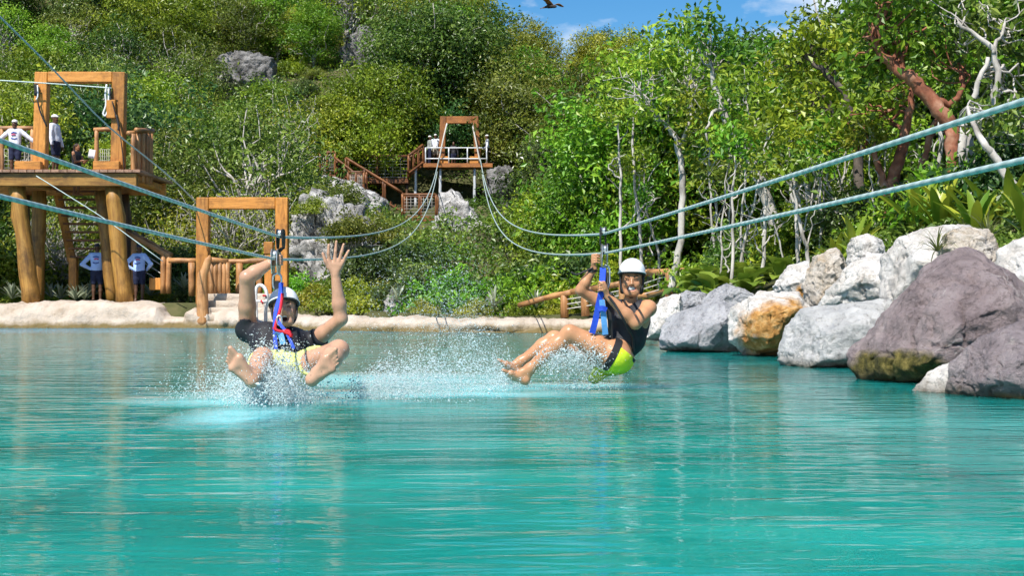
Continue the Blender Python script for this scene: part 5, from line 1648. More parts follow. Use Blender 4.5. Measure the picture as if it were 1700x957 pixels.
def add_head(fl, H, R, mouth='smile', sc=1.0):
    def P(a, b, d): return H(a * sc, b * sc, d * sc)
    z = sc
    fl.ell(P(0, -.012, .035), R, np.array([.074, .094, .086]) * z, "head skull", .03)
    fl.ell(P(0, .018, -.035), R, np.array([.062, .074, .082]) * z, "head", .03)
    fl.cone(P(-.018, .066, -.098), P(.018, .066, -.098), .024 * z, .024 * z, "head", .03)
    for s in (-1, 1):
        fl.cone(P(s * .052, 0, -.055), P(s * .03, .05, -.09), .022 * z, .022 * z, "head", .025)
        fl.ball(P(s * .037, .066, -.03), .022 * z, "head", .02)
        fl.cone(P(s * .042, .077, .022), P(s * .014, .084, .02), .009 * z, .009 * z, "head", .012)
        fl.ell(P(s * .078, -.004, -.012), R, np.array([.009, .018, .030]) * z, "head", .008)
    fl.cone(P(0, .088, .008), P(0, .106, -.026), .007 * z, .011 * z, "head", .01)
    for s in (-1, 1):
        fl.ball(P(s * .010, .099, -.032), .008 * z, "head", .008)
        fl.ball(P(s * .031, .097, .004), .0085 * z, "head", .012, True)
    if mouth == 'open':
        fl.cone(P(-.022, .088, -.05), P(.022, .088, -.05), .008 * z, .008 * z, "head", .01)
        fl.cone(P(-.018, .086, -.098), P(.018, .086, -.098), .009 * z, .009 * z, "head", .01)
        fl.ell(P(0, .092, -.073), R, np.array([.023, .034, .020]) * z, "head", .006, True)
    elif mouth == 'smile':
        fl.cone(P(-.026, .083, -.047), P(.026, .083, -.047), .007 * z, .007 * z, "head", .01)
        fl.cone(P(-.020, .084, -.078), P(.020, .084, -.078), .008 * z, .008 * z, "head", .01)
        fl.ell(P(0, .094, -.061), R, np.array([.033, .022, .0145]) * z, "head", .006, True)
    return P

def add_hand(fl, wrist, fing, thumb, rad=0.0085, palm=0.026, tags="hand"):
    """fing: list of [knuckle, middle, tip] points"""
    w_ = Vector(wrist)
    ks = [Vector(q[0]) for q in fing]
    for kp in ks:
        fl.cone(w_, kp, palm * .72, rad * 1.25, tags, .008)
    fl.cone(w_.lerp(ks[0], .75), w_.lerp(ks[-1], .75), rad * 1.3, rad * 1.3, tags, .008)
    for q in fing:
        fl.cone(q[0], q[1], rad * 1.08, rad, tags, .003); fl.cone(q[1], q[2], rad, rad * .8, tags, .003)
    fl.cone(w_, thumb[0], palm * .7, rad * 1.4, tags, .008); fl.cone(thumb[0], thumb[1], rad * 1.35, rad * 1.1, tags, .004); fl.cone(thumb[1], thumb[2], rad * 1.1, rad * .9, tags, .003)

def add_foot(fl, ankle, heel, toe, side, sc=1.0, sole=None, tags="foot"):
    """side: vector across the foot towards the big toe, length 1; sole: vector out of the sole"""
    a, hl, t = Vector(ankle), Vector(heel), Vector(toe)
    side = Vector(side).normalized()
    d = (t - hl).normalized(); L = (t - hl).length
    fl.cone(a, hl, .036 * sc, .031 * sc, tags, .02)
    ball_in = hl + d * L * .70 + side * .030 * sc; ball_out = hl + d * L * .62 - side * .032 * sc
    fl.cone(hl, ball_in, .031 * sc, .023 * sc, tags, .02); fl.cone(hl, ball_out, .030 * sc, .019 * sc, tags, .02)
    fl.cone(a, hl + d * L * .6, .036 * sc, .022 * sc, tags, .025)
    fl.cone(ball_in, ball_out, .021 * sc, .018 * sc, tags, .015)
    for i in range(5):
        q = i / 4
        b = ball_in.lerp(ball_out, q) + d * .012 * sc
        ln = (.058 - .022 * q) * sc; r = (.0135 if i == 0 else .0095 - .0008 * i) * sc
        fl.cone(b, b + d * ln, r * 1.05, r, tags, .004)

def limb(fl, a, b, c, r, tags_u, tags_l, k=.02, calf=False):
    a, b, c = Vector(a), Vector(b), Vector(c)
    m = a.lerp(b, .45)
    fl.cone(a, m, r[0], (r[0] + r[1]) * .52, tags_u, k); fl.cone(m, b, (r[0] + r[1]) * .52, r[1], tags_u, k)
    q = b.lerp(c, .33)
    fl.cone(b, q, r[1] * .95, r[2], tags_l, k); fl.cone(q, c, r[2], r[3], tags_l, k)

def helmet(parent, P, R, sc=1.0, slate_side=False):
    """shell, dark rim, chin strap and vents, fitted to the head"""
    fl = Flesh()
    Rn = R
    c = P(0, -.012, .055)
    fl.ell(c, Rn, np.array([.098, .118, .105]) * sc, "a", .01)
    up = Vector(R[:, 2]); fw = Vector(R[:, 1])
    nrm = (up - fw * 0.16).normalized()
    p0 = P(0, 0, .050)
    def clip_low(X, Y, Z): return -((X - p0.x) * nrm.x + (Y - p0.y) * nrm.y + (Z - p0.z) * nrm.z)
    parent = put("helmet", flesh_mesh("helmet_shell", fl, .006, [HELM, SLATE], clip=clip_low, paint=[(P(.315, 0, .03)[:], R, (.305, .6, .6), 1)] if slate_side else None), None, parent)  # slate blue on one side of the shell, white on the other
    # rolled brim and dark liner
    ring, ring2 = [], []
    fwp = (fw - nrm * fw.dot(nrm)).normalized(); sd = nrm.cross(fwp)
    cc = c - nrm * ((c - p0).dot(nrm))
    for i in range(33):
        a = 2 * math.pi * i / 32
        ring.append(cc + sd * math.cos(a) * .099 * sc + fwp * math.sin(a) * .121 * sc)
        ring2.append(cc + sd * math.cos(a) * .090 * sc + fwp * math.sin(a) * .110 * sc - nrm * .007)
    h = put("helmet_brim", tubes_mesh("helmet_brim", [(ring, [.006 * sc] * 33)], 8), HELM, parent)
    put("helmet_liner", tubes_mesh("helmet_liner", [(ring2, [.012 * sc] * 33)], 8), HELM_IN, parent)
    for s in (-1, 1):
        st = [P(s * .082, .02, .02), P(s * .078, .03, -.045), P(s * .055, .045, -.095), P(0, .06, -.128)]
        p, r = smooth_path([(q, .007 * sc) for q in st], 4)
        put("chin_strap", tubes_mesh("chin_strap", [(p, r)], 6), HELM_IN, parent)
    # small dark dots and lettering like marks on the front of the shell
    tub = []
    for (a, b, w_) in ((-.022, .092, .005), (.004, .095, .004), (.013, .095, .004), (.022, .094, .004), (.031, .093, .004), (.002, .130, .005)):
        y = .118 * math.sqrt(max(0, 1 - (a / .098) ** 2 - ((b - .055) / .105) ** 2)) - .012 + .0008
        tub.append(([P(a - w_ / 2, y, b), P(a + w_ / 2, y, b)], [.0022 * sc] * 2))
    put("helmet_marks", tubes_mesh("helmet_marks", tub, 5), HELM_IN, parent)

def face_bits(parent, P, R, brow=HAIR_D, mouth='smile', sc=1.0):
    for s in (-1, 1):
        p, r = smooth_path([(P(s * .048, .072, .026), .002), (P(s * .034, .088, .033), .004), (P(s * .014, .092, .024), .0035)], 4)
        put("eyebrow", tubes_mesh("eyebrow", [(p, r)], 5), brow, parent)
        p, r = smooth_path([(P(s * .046, .075, -.002), .0018), (P(s * .032, .0885, .005), .0028), (P(s * .018, .0875, .0), .002)], 4)
        put("closed_eyelashes", tubes_mesh("eyelashes", [(p, r)], 5), HELM_IN, parent)
    tub = []
    if mouth == 'smile':
        for row, z0, n, r in ((0, -.0545, 8, .0048), (1, -.066, 8, .0042)):
            for i in range(n):
                a = (i - (n - 1) / 2) / ((n - 1) / 2)
                q = P(a * .026, .0875 - .014 * a * a, z0 - .001 + .004 * a * a)
                tub.append(([q - Vector(R[:, 2]) * .005, q + Vector(R[:, 2]) * .005], [r * .8, r * .85]))
    else:
        for i in range(8):
            a = (i - 3.5) / 3.5
            q = P(a * .018, .084 - .010 * a * a, -.0575)
            tub.append(([q - Vector(R[:, 2]) * .005, q + Vector(R[:, 2]) * .004], [.0026, .003]))
    put("teeth", tubes_mesh("teeth", tub, 6), TEETH, parent)

def half(v): return V(*v)

def webbing(name, pts, width, mat, parent, thick=.004, across=None):
    """flat strap through points; across = fixed width direction"""
    p, _ = smooth_path([(Vector(q), 0) for q in pts], 5)
    vs, fs = [], []
    n = len(p)
    for i in range(n):
        t = (p[min(i + 1, n - 1)] - p[max(i - 1, 0)]).normalized()
        a = Vector(across) if across is not None else V(1, 0, 0)
        a = (a - t * a.dot(t)).normalized(); nn = t.cross(a)
        for sx, sy in ((-1, -1), (1, -1), (1, 1), (-1, 1)):
            vs.append(p[i] + a * sx * width * .5 + nn * sy * thick * .5)
        if i:
            b = (i - 1) * 4
            for k in range(4): fs.append((b + k, b + (k + 1) % 4, b + 4 + (k + 1) % 4, b + 4 + k))
    return put(name, mesh_np(name, vs, fs, False), mat, parent)

# ---- the man
def build_man():
    Y = MY
    def J(x, y, d=0.0): return W(x, y, Y + d)
    man = empty("person", W(470, 640, Y - .3), "reclining person in a black shirt and pale yellow shorts, one hand raised, skimming the water", "person")
    fl = Flesh()
    hipc = J(464, 622, -.22)
    hL, hR = J(486, 620, -.24), J(440, 620, -.24)          # image right / left hips
    sR, sL = J(411, 548, .10), J(514, 574, .08)
    neck = J(466, 556, .06)
    chest = J(463, 572, .02); waist = J(464, 600, -.10)
    ax = (sL - sR).normalized()
    for s in (-1, 1):
        fl.cone(chest + ax * s * .075 + V(0, 0, .01), waist + ax * s * .05, .115, .105, "torso", .05)
    fl.cone(sR + ax * .04, sL - ax * .04, .066, .066, "torso", .05)
    fl.cone(waist, hipc, .125, .12, "torso hips", .05)
    fl.cone(hR, hL, .105, .105, "hips", .05)
    fl.cone(neck, J(469, 536, .05), .058, .055, "neck", .03)
    # head tipped back, mouth wide open
    H, R = head_frame(J(472, 516, .0), (0.14, -1, 0.24), (-.10, .24, 1))
    P = add_head(fl, H, R, 'open', 1.0)
    # raised open hand (image right)
    eL, wL = J(566, 530, -.06), J(557, 456, -.10)
    fl.ball(sL, .062, "torso sleeve", .03)
    limb(fl, sL, eL, wL, (.056, .043, .045, .029), "arm sleeveL", "arm", .02)
    hd = -.12
    add_hand(fl, wL, [[J(547, 433, hd), J(545, 421, hd - .01), J(546, 406.5, hd - .01)], [J(556, 430, hd), J(557, 417, hd - .01), J(558.5, 401, hd - .01)],
                      [J(564, 431, hd), J(567, 419, hd - .01), J(570.5, 406, hd - .01)], [J(570, 435, hd), J(574, 426, hd - .01), J(579, 416.5, hd - .01)]],
             [J(546, 444, hd), J(540, 434, hd - .01), J(536, 421, hd - .01)], .0112, .036)
    # hand holding the trolley (image left)
    eR, wR = J(410, 461, -.06), J(449, 437, .03)
    fl.ball(sR, .062, "torso sleeve", .03)
    limb(fl, sR, eR, wR, (.060, .047, .047, .031), "arm sleeveR", "arm", .02)
    g = J(461, 431, 0)
    def K(dx, dy, dd): return W(461 + dx, 431 + dy, Y + dd)
    add_hand(fl, wR, [[K(-3, -6 + i * 4.6, -.035), K(4, -6 + i * 4.6, -.048), K(8, -5 + i * 4.6, -.02)] for i in range(4)], [K(-5, 2, .02), K(0, -6, .035), K(6, -7, .03)], .0092, .028)
    # legs: thighs come towards the camera, soles show
    kR, kL = J(436, 594, -.58), J(562, 582, -.56)
    aR, aL = J(424, 622, -.86), J(528, 621, -.84)
    limb(fl, hR, kR, aR, (.092, .060, .060, .038), "thigh thR", "shin", .03)
    limb(fl, hL, kL, aL, (.092, .062, .062, .038), "thigh thL", "shin", .03)
    add_foot(fl, aR, J(418, 633, -.97), J(378, 588, -1.02), (.74, 0, .67), 1.12)
    add_foot(fl, aL, J(518, 631, -.95), J(561, 590, -1.0), (-.66, 0, .75), 1.12)
    paint = [(P(0, .095, -.073)[:], R, (.020, .05, .018), 2)]
    body = flesh_mesh("man_body", fl, .0062, [SK_MAN, LIP, MOUTH], paint=paint)
    bd = put("body", body, None, man)
    face_bits(bd, P, R, mouth='open')
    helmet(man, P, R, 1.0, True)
    # shirt: torso and short sleeves, open at neck and arms
    f2 = Flesh()
    f2.p = [q for q in fl.p if any(t in q[3].split() for t in ("torso",))]
    f2.cone(sL, sL.lerp(eL, .28), .058, .060, "torso", .03); f2.cone(sR, sR.lerp(eR, .34), .062, .060, "torso", .03)
    nk = (neck - chest).normalized(); nc = neck + nk * .035
    def cl(X, Y_, Z):
        a = (X - nc.x) * nk.x + (Y_ - nc.y) * nk.y + (Z - nc.z) * nk.z
        dd = (sL.lerp(eL, .40) - sL).normalized(); e1 = sL.lerp(eL, .36)
        b = (X - e1.x) * dd.x + (Y_ - e1.y) * dd.y + (Z - e1.z) * dd.z
        d2 = (eR - sR).normalized(); e2 = sR.lerp(eR, .38)
        c = (X - e2.x) * d2.x + (Y_ - e2.y) * d2.y + (Z - e2.z) * d2.z
        return np.maximum(a, np.maximum(b, c))
    put("shirt", flesh_mesh("man_shirt", f2, .008, [BLACKF], off=.013, clip=cl), None, man)
    f3 = Flesh()
    f3.cone(hR, hL, .108, .108, "a", .04); f3.cone(waist.lerp(hipc, .4), hipc, .128, .124, "a", .04)
    f3.cone(hR, hR.lerp(kR, .62), .100, .088, "a", .03); f3.cone(hL, hL.lerp(kL, .62), .100, .090, "a", .03)
    def cl3(X, Y_, Z):
        r = None
        for (h_, k_) in ((hR, kR), (hL, kL)):
            d = (k_ - h_).normalized(); e = h_.lerp(k_, .66)
            q = (X - e.x) * d.x + (Y_ - e.y) * d.y + (Z - e.z) * d.z
            r = q if r is None else np.maximum(r, q)
        return r
    put("shorts", flesh_mesh("man_shorts", f3, .008, [PALEY], off=.010, clip=cl3), None, man)
    # harness straps at the hips
    webbing("harness_belt", [hR + V(-.10, .02, .10), waist + V(0, -.15, .02), hL + V(.10, .02, .10)], .045, M['black_gear'], man, .006, (0, 0, 1))
    # trolley with its lanyards
    t = empty("zip_line_trolley", mt_l, "steel pulley trolley with blue and red straps above the man", "trolley")
    build_trolley(t, mt_u, mt_l, Y)
    top = J(466, 470, -.02)
    webbing("blue_strap", [top, J(465, 490, -.12), J(458, 515, -.18), J(456, 545, -.22), J(458, 580, -.27)], .024, BLUE, t)
    webbing("blue_strap", [top + V(.01, -.01, 0), J(466, 495, -.135), J(461, 530, -.20), J(476, 553, -.24), J(488, 580, -.27)], .020, BLUE, t)
    rope("red_rope", [J(469, 488, -.125), J(465, 515, -.17), J(458, 538, -.21), J(458, 548, -.23), J(472, 552, -.24), J(486, 557, -.25)], .011, RED, t)
    rope("red_rope", [J(462, 535, -.2), J(455, 545, -.21), J(464, 552, -.23), J(478, 550, -.24), J(484, 560, -.25)], .013, RED, t)
    webbing("blue_strap", [J(458, 560, -.23), J(461, 555, -.24), J(466, 556, -.25), J(470, 572, -.27)], .035, LBLUE, t)
    a = J(463.5, 531, -.21)
    rope("steel_clip", [a + V(-.012, 0, .02), a + V(.012, 0, .02), a + V(.014, 0, -.03), a + V(-.012, 0, -.03), a + V(-.012, 0, .02)], .006, M['metal'], t)
    # white frame behind the shoulder
    b = J(436, 500, .16)
    fr = empty("brake_frame", b, "white plastic brake frame with red marks behind the man's shoulder", "equipment")
    rope("frame_loop", [J(426, 533, .16), J(425, 505, .16), J(425, 482, .16), J(430, 474, .16), J(438, 477, .16), J(443, 490, .16), J(441, 515, .16), J(440, 536, .16), J(426, 533, .16)], .012, M['white_gear'], fr)
    rope("frame_bar", [J(426, 500, .155), J(442, 502, .155)], .009, M['white_gear'], fr, n=1)
    rope("red_mark", [J(436, 491, .145), J(442, 492, .145)], .007, RED, fr, n=1)
    rope("red_mark", [J(433, 499, .145), J(437, 505, .145)], .007, RED, fr, n=1)
    return man

def disc(name, c, axis, r, w_, mat, parent, sides=18):
    a = Vector(axis).normalized()
    return put(name, tubes_mesh(name, [([Vector(c) - a * w_ / 2, Vector(c) - a * w_ * .2, Vector(c) + a * w_ * .2, Vector(c) + a * w_ / 2], [r, r * .86, r * .86, r])], sides, False), mat, parent)

def build_trolley(t, up, lo, Y):
    d = V(0, 1, 0)
    for c, s in ((up, .8), (lo, 1.0)):
        for k in (-.045, .045):
            wh = disc("wheel", c + V(0, k * s, .030 * s), (1, 0, 0), .030 * s, .022, M['metal'], t)
            disc("axle_bolt", c + V(0, k * s, .030 * s), (1, 0, 0), .009 * s, .050, M['black_gear'], wh, 8)
        for sx in (-1, 1):
            bm = bmesh.new()
            prof = [(-.08, .045), (-.05, .066), (.05, .066), (.08, .045), (.085, -.03), (.05, -.095), (-.05, -.095), (-.085, -.03)]
            v0 = [bm.verts.new((sx * .016, y * s, z * s)) for y, z in prof]; v1 = [bm.verts.new((sx * .021, y * s, z * s)) for y, z in prof]
            bm.faces.new(v0); bm.faces.new(list(reversed(v1)))
            for i in range(8): bm.faces.new((v0[i], v1[i], v1[(i + 1) % 8], v0[(i + 1) % 8]))
            bmesh.ops.recalc_face_normals(bm, faces=bm.faces[:])
            me = bpy.data.meshes.new("side_plate"); bm.to_mesh(me); bm.free()
            put("side_plate", me, M['metal'] if s == 1.0 else M['black_gear'], t, Matrix.Translation(c))
    # tether between the two trolleys, carabiner and swivel below
    webbing("black_tether", [up + V(.015, 0, -.07), up.lerp(lo, .5) + V(.03, -.02, 0), lo + V(.02, -.01, .05)], .022, M['black_gear'], t)
    q = lo + V(.01, -.01, -.09)
    rope("carabiner", [q, q + V(-.025, 0, -.02), q + V(-.025, 0, -.09), q + V(0, 0, -.11), q + V(.025, 0, -.09), q + V(.025, 0, -.02), q], .007, M['metal'], t)
    webbing("dark_strap", [q + V(0, 0, -.05), q + V(.0, 0, -.10), q + V(.004, -.01, -.16)], .036, M['black_gear'], t, .012)

build_man()

# ---- the woman
def build_woman():
    Y = WY
    def J(x, y, d=0.0): return W(x, y, Y + d)
    wo = empty("person", W(1020, 630, Y), "grinning person in a white helmet, dark tank top and neon yellow shorts, knees drawn up", "person")
    fl = Flesh()
    hN, hF = J(1022, 592, -.10), J(1010, 596, .16)       # near and far hips
    hipc = hN.lerp(hF, .5)
    sL, sR = J(1077, 512, -.06), J(1012, 512, .10)
    neck = J(1047, 505, .03)
    chest = J(1047, 530, .02); waist = J(1040, 563, .03)
    ax = (sL - sR).normalized()
    for s in (-1, 1):
        fl.cone(chest + ax * s * .055, waist + ax * s * .04, .088, .082, "torso", .05)
        fl.ball(chest + ax * s * .06 + V(-.02, -.06, -.01), .058, "torso", .05)
    fl.cone(sR + ax * .04, sL - ax * .035, .050, .052, "torso upper", .045)
    fl.cone(waist, hipc + V(0, 0, .03), .108, .125, "torso hips", .05)
    fl.cone(hN, hF, .115, .11, "hips", .05)
    fl.ball(J(1030, 598, .02), .09, "hips", .05)
    fl.cone(neck, J(1048, 488, .02), .047, .045, "neck", .03)
    H, R = head_frame(J(1049, 465, .0), (-.10, -1, -.05), (.02, -.05, 1))
    P = add_head(fl, H, R, 'smile', .97)
    # arm up to the trolley (image left)
    eR, wR = J(964, 482, .02), J(986, 446, .0)
    fl.ball(sR, .05, "torso upper", .03)
    limb(fl, sR, eR, wR, (.046, .038, .037, .025), "arm", "arm", .02)
    def K(dx, dy, dd): return W(989 + dx, 432 + dy, Y + dd)
    add_hand(fl, wR, [[K(-5, -8 + i * 4.2, -.025), K(1, -9 + i * 4.2, -.040), K(7, -8 + i * 4.2, -.02)] for i in range(4)], [K(-4, 4, .015), K(0, -4, .03), K(5, -7, .03)], .0082, .023)
    # other arm folded across the chest, fist on the strap
    eL, wL = J(1055, 537, -.20), J(1009, 492, -.20)
    fl.ball(sL, .055, "torso upper", .03)
    limb(fl, sL, eL, wL, (.053, .043, .042, .026), "arm armL", "arm", .02)
    def K2(dx, dy, dd): return W(1001 + dx, 477 + dy, Y + dd)
    add_hand(fl, wL, [[K2(2, -8 + i * 4.4, -.225), K2(-5, -8 + i * 4.4, -.235), K2(-8, -6 + i * 4.4, -.205)] for i in range(4)], [K2(3, 3, -.235), K2(-1, -6, -.245), K2(-6, -9, -.235)], .0085, .025)
    # legs to the left, knees bent
    kN, kF = J(946, 553, -.13), J(920, 563, .12)
    aN, aF = J(880, 612, -.10), J(866, 600, .12)
    limb(fl, hN, kN, aN, (.098, .056, .056, .034), "thigh thN", "shin", .03)
    limb(fl, hF, kF, aF, (.095, .056, .055, .034), "thigh thF", "shin", .03)
    add_foot(fl, aN, J(872, 632, -.10), J(838, 620, -.14), (0, -.7, .5), .92)
    add_foot(fl, aF, J(860, 618, .12), J(832, 604, .08), (0, -.7, .5), .92)
    paint = [(P(0, .09, -.061)[:], R, (.036, .03, .0200), 1), (P(0, .083, -.061)[:], R, (.030, .024, .0125), 2)]
    bd0 = put("body", flesh_mesh("woman_body", fl, .006, [SK_WOM, LIP, MOUTH], paint=paint), None, wo)
    face_bits(bd0, P, R, mouth='smile', sc=.97)
    helmet(wo, P, R, .97)
    # hair tucked under the helmet, falling behind the neck
    hf = Flesh()
    hf.ell(P(0, -.045, .01), R, (.085, .075, .085), "a", .02)
    for s in (-1, 1):
        hf.cone(P(s * .074, -.01, .02), P(s * .068, -.03, -.09), .020, .018, "a", .02)
    hf.cone(P(.0, -.07, -.02), P(.02, -.07, -.14), .05, .03, "a", .03)
    put("hair", flesh_mesh("woman_hair", hf, .008, [HAIR_D]), None, wo)
    # tank top
    f2 = Flesh()
    f2.p = [q for q in fl.p if "torso" in q[3].split() and "upper" not in q[3].split()]
    f2.cone(sR + ax * .05, sL - ax * .07, .050, .052, "torso", .045)
    tn = V(-.02, -.25, 1).normalized(); tp = J(1046, 512, -.02)
    hn = (hipc - waist).normalized(); hp = waist.lerp(hipc, 1.02)
    def cl(X, Y_, Z):
        nf = (X - neck.x) ** 2 + (Y_ - (neck.y - .03)) ** 2 + (Z - neck.z - .015) ** 2
        a = .062 - np.sqrt(nf)
        b = (X - hp.x) * hn.x + (Y_ - hp.y) * hn.y + (Z - hp.z) * hn.z
        e1 = sL - ax * .02
        c = (X - e1.x) * ax.x + (Y_ - e1.y) * ax.y + (Z - e1.z) * ax.z
        return np.maximum(np.maximum(a, b), c)
    put("tank_top", flesh_mesh("woman_top", f2, .008, [BLACKF], off=.013, clip=cl), None, wo)
    f3 = Flesh()
    f3.p = [q for q in fl.p if "hips" in q[3].split()]
    f3.cone(hN, hN.lerp(kN, .30), .100, .094, "hips", .03); f3.cone(hF, hF.lerp(kF, .36), .100, .094, "hips", .03)
    f3.cone(hF + V(-.02, 0, -.04), hF + V(-.10, 0, -.13), .08, .05, "hips", .03)
    wp = waist.lerp(hipc, .45)
    def cl3(X, Y_, Z):
        r = -((X - wp.x) * hn.x + (Y_ - wp.y) * hn.y + (Z - wp.z) * hn.z)
        for (h_, k_, t_) in ((hN, kN, .16), (hF, kF, .34)):
            d = (k_ - h_).normalized(); e = h_.lerp(k_, t_)
            r = np.maximum(r, (X - e.x) * d.x + (Y_ - e.y) * d.y + (Z - e.z) * d.z)
        return r
    put("shorts", flesh_mesh("woman_shorts", f3, .008, [NEON], off=.004, clip=cl3), None, wo)
    # leg loop and belt of the harness
    d = (kN - hN).normalized()
    e1 = d.cross(V(0, 1, 0)).normalized(); e2 = d.cross(e1)
    def ringpts(c, r1, n=17): return [c + e1 * math.cos(2 * math.pi * i / (n - 1)) * r1 + e2 * math.sin(2 * math.pi * i / (n - 1)) * r1 for i in range(n)]
    webbing("leg_loop", ringpts(hN.lerp(kN, .10), .118), .05, M['black_gear'], wo, .010, d)
    bd = (waist - hipc).normalized()
    b1 = bd.cross(V(0, 1, 0)).normalized(); b2 = bd.cross(b1)
    wc = waist.lerp(hipc, .62)
    webbing("harness_belt", [wc + b1 * math.cos(2 * math.pi * i / 16) * .142 + b2 * math.sin(2 * math.pi * i / 16) * .15 for i in range(17)], .05, M['black_gear'], wo, .010, bd)
    webbing("wrist_band", [wL.lerp(eL, .05) + V(math.cos(q * .785) * .031, -math.sin(q * .785) * .02, math.sin(q * .785) * .030) for q in range(9)], .02, M['black_gear'], wo, .005, (wL - eL).normalized())
    webbing("wrist_band", [wR.lerp(eR, .12) + V(math.cos(q * .785) * .030, math.sin(q * .785) * .030, 0) for q in range(9)], .02, M['black_gear'], wo, .005, (wR - eR).normalized())
    rope("shoulder_cord", [J(1010, 492, -.25), J(1020, 505, -.26), J(1032, 525, -.27), J(1042, 545, -.22), J(1050, 560, -.13), J(1052, 585, -.10)], .009, M['black_gear'], wo)
    t = empty("zip_line_trolley", wt_l, "steel pulley trolley with blue straps in front of the woman", "trolley")
    build_trolley(t, wt_u, wt_l, Y)
    webbing("blue_strap", [J(1001, 445, -.03), J(1000, 465, -.12), J(998, 485, -.20), J(995, 500, -.20), J(989, 530, -.19), J(983, 554, -.18)], .042, BLUE, t)
    webbing("blue_strap", [J(999, 498, -.205), J(1001, 515, -.20), J(1003, 535, -.19), J(1005, 556, -.17)], .040, LBLUE, t)
    webbing("blue_strap", [J(993, 514, -.215), J(1000, 512, -.222), J(1007, 515, -.215)], .035, BLUE, t, .006, (0, 0, 1))
    webbing("dark_strap", [J(1004, 448, -.03), J(1006, 470, -.08), J(1008, 500, -.14), J(1012, 530, -.15), J(1014, 565, -.12)], .03, M['black_gear'], t)
    rope("steel_clip", [J(1003, 440, -.02), J(1011, 445, -.02), J(1012, 470, -.03), J(1008, 480, -.04)], .006, M['metal'], t)
    rope("trolley_leash", [J(985, 445, -.03), J(972, 450, -.03), J(958, 456, -.03), J(948, 452, -.03)], .007, M['black_gear'], t)
build_woman()

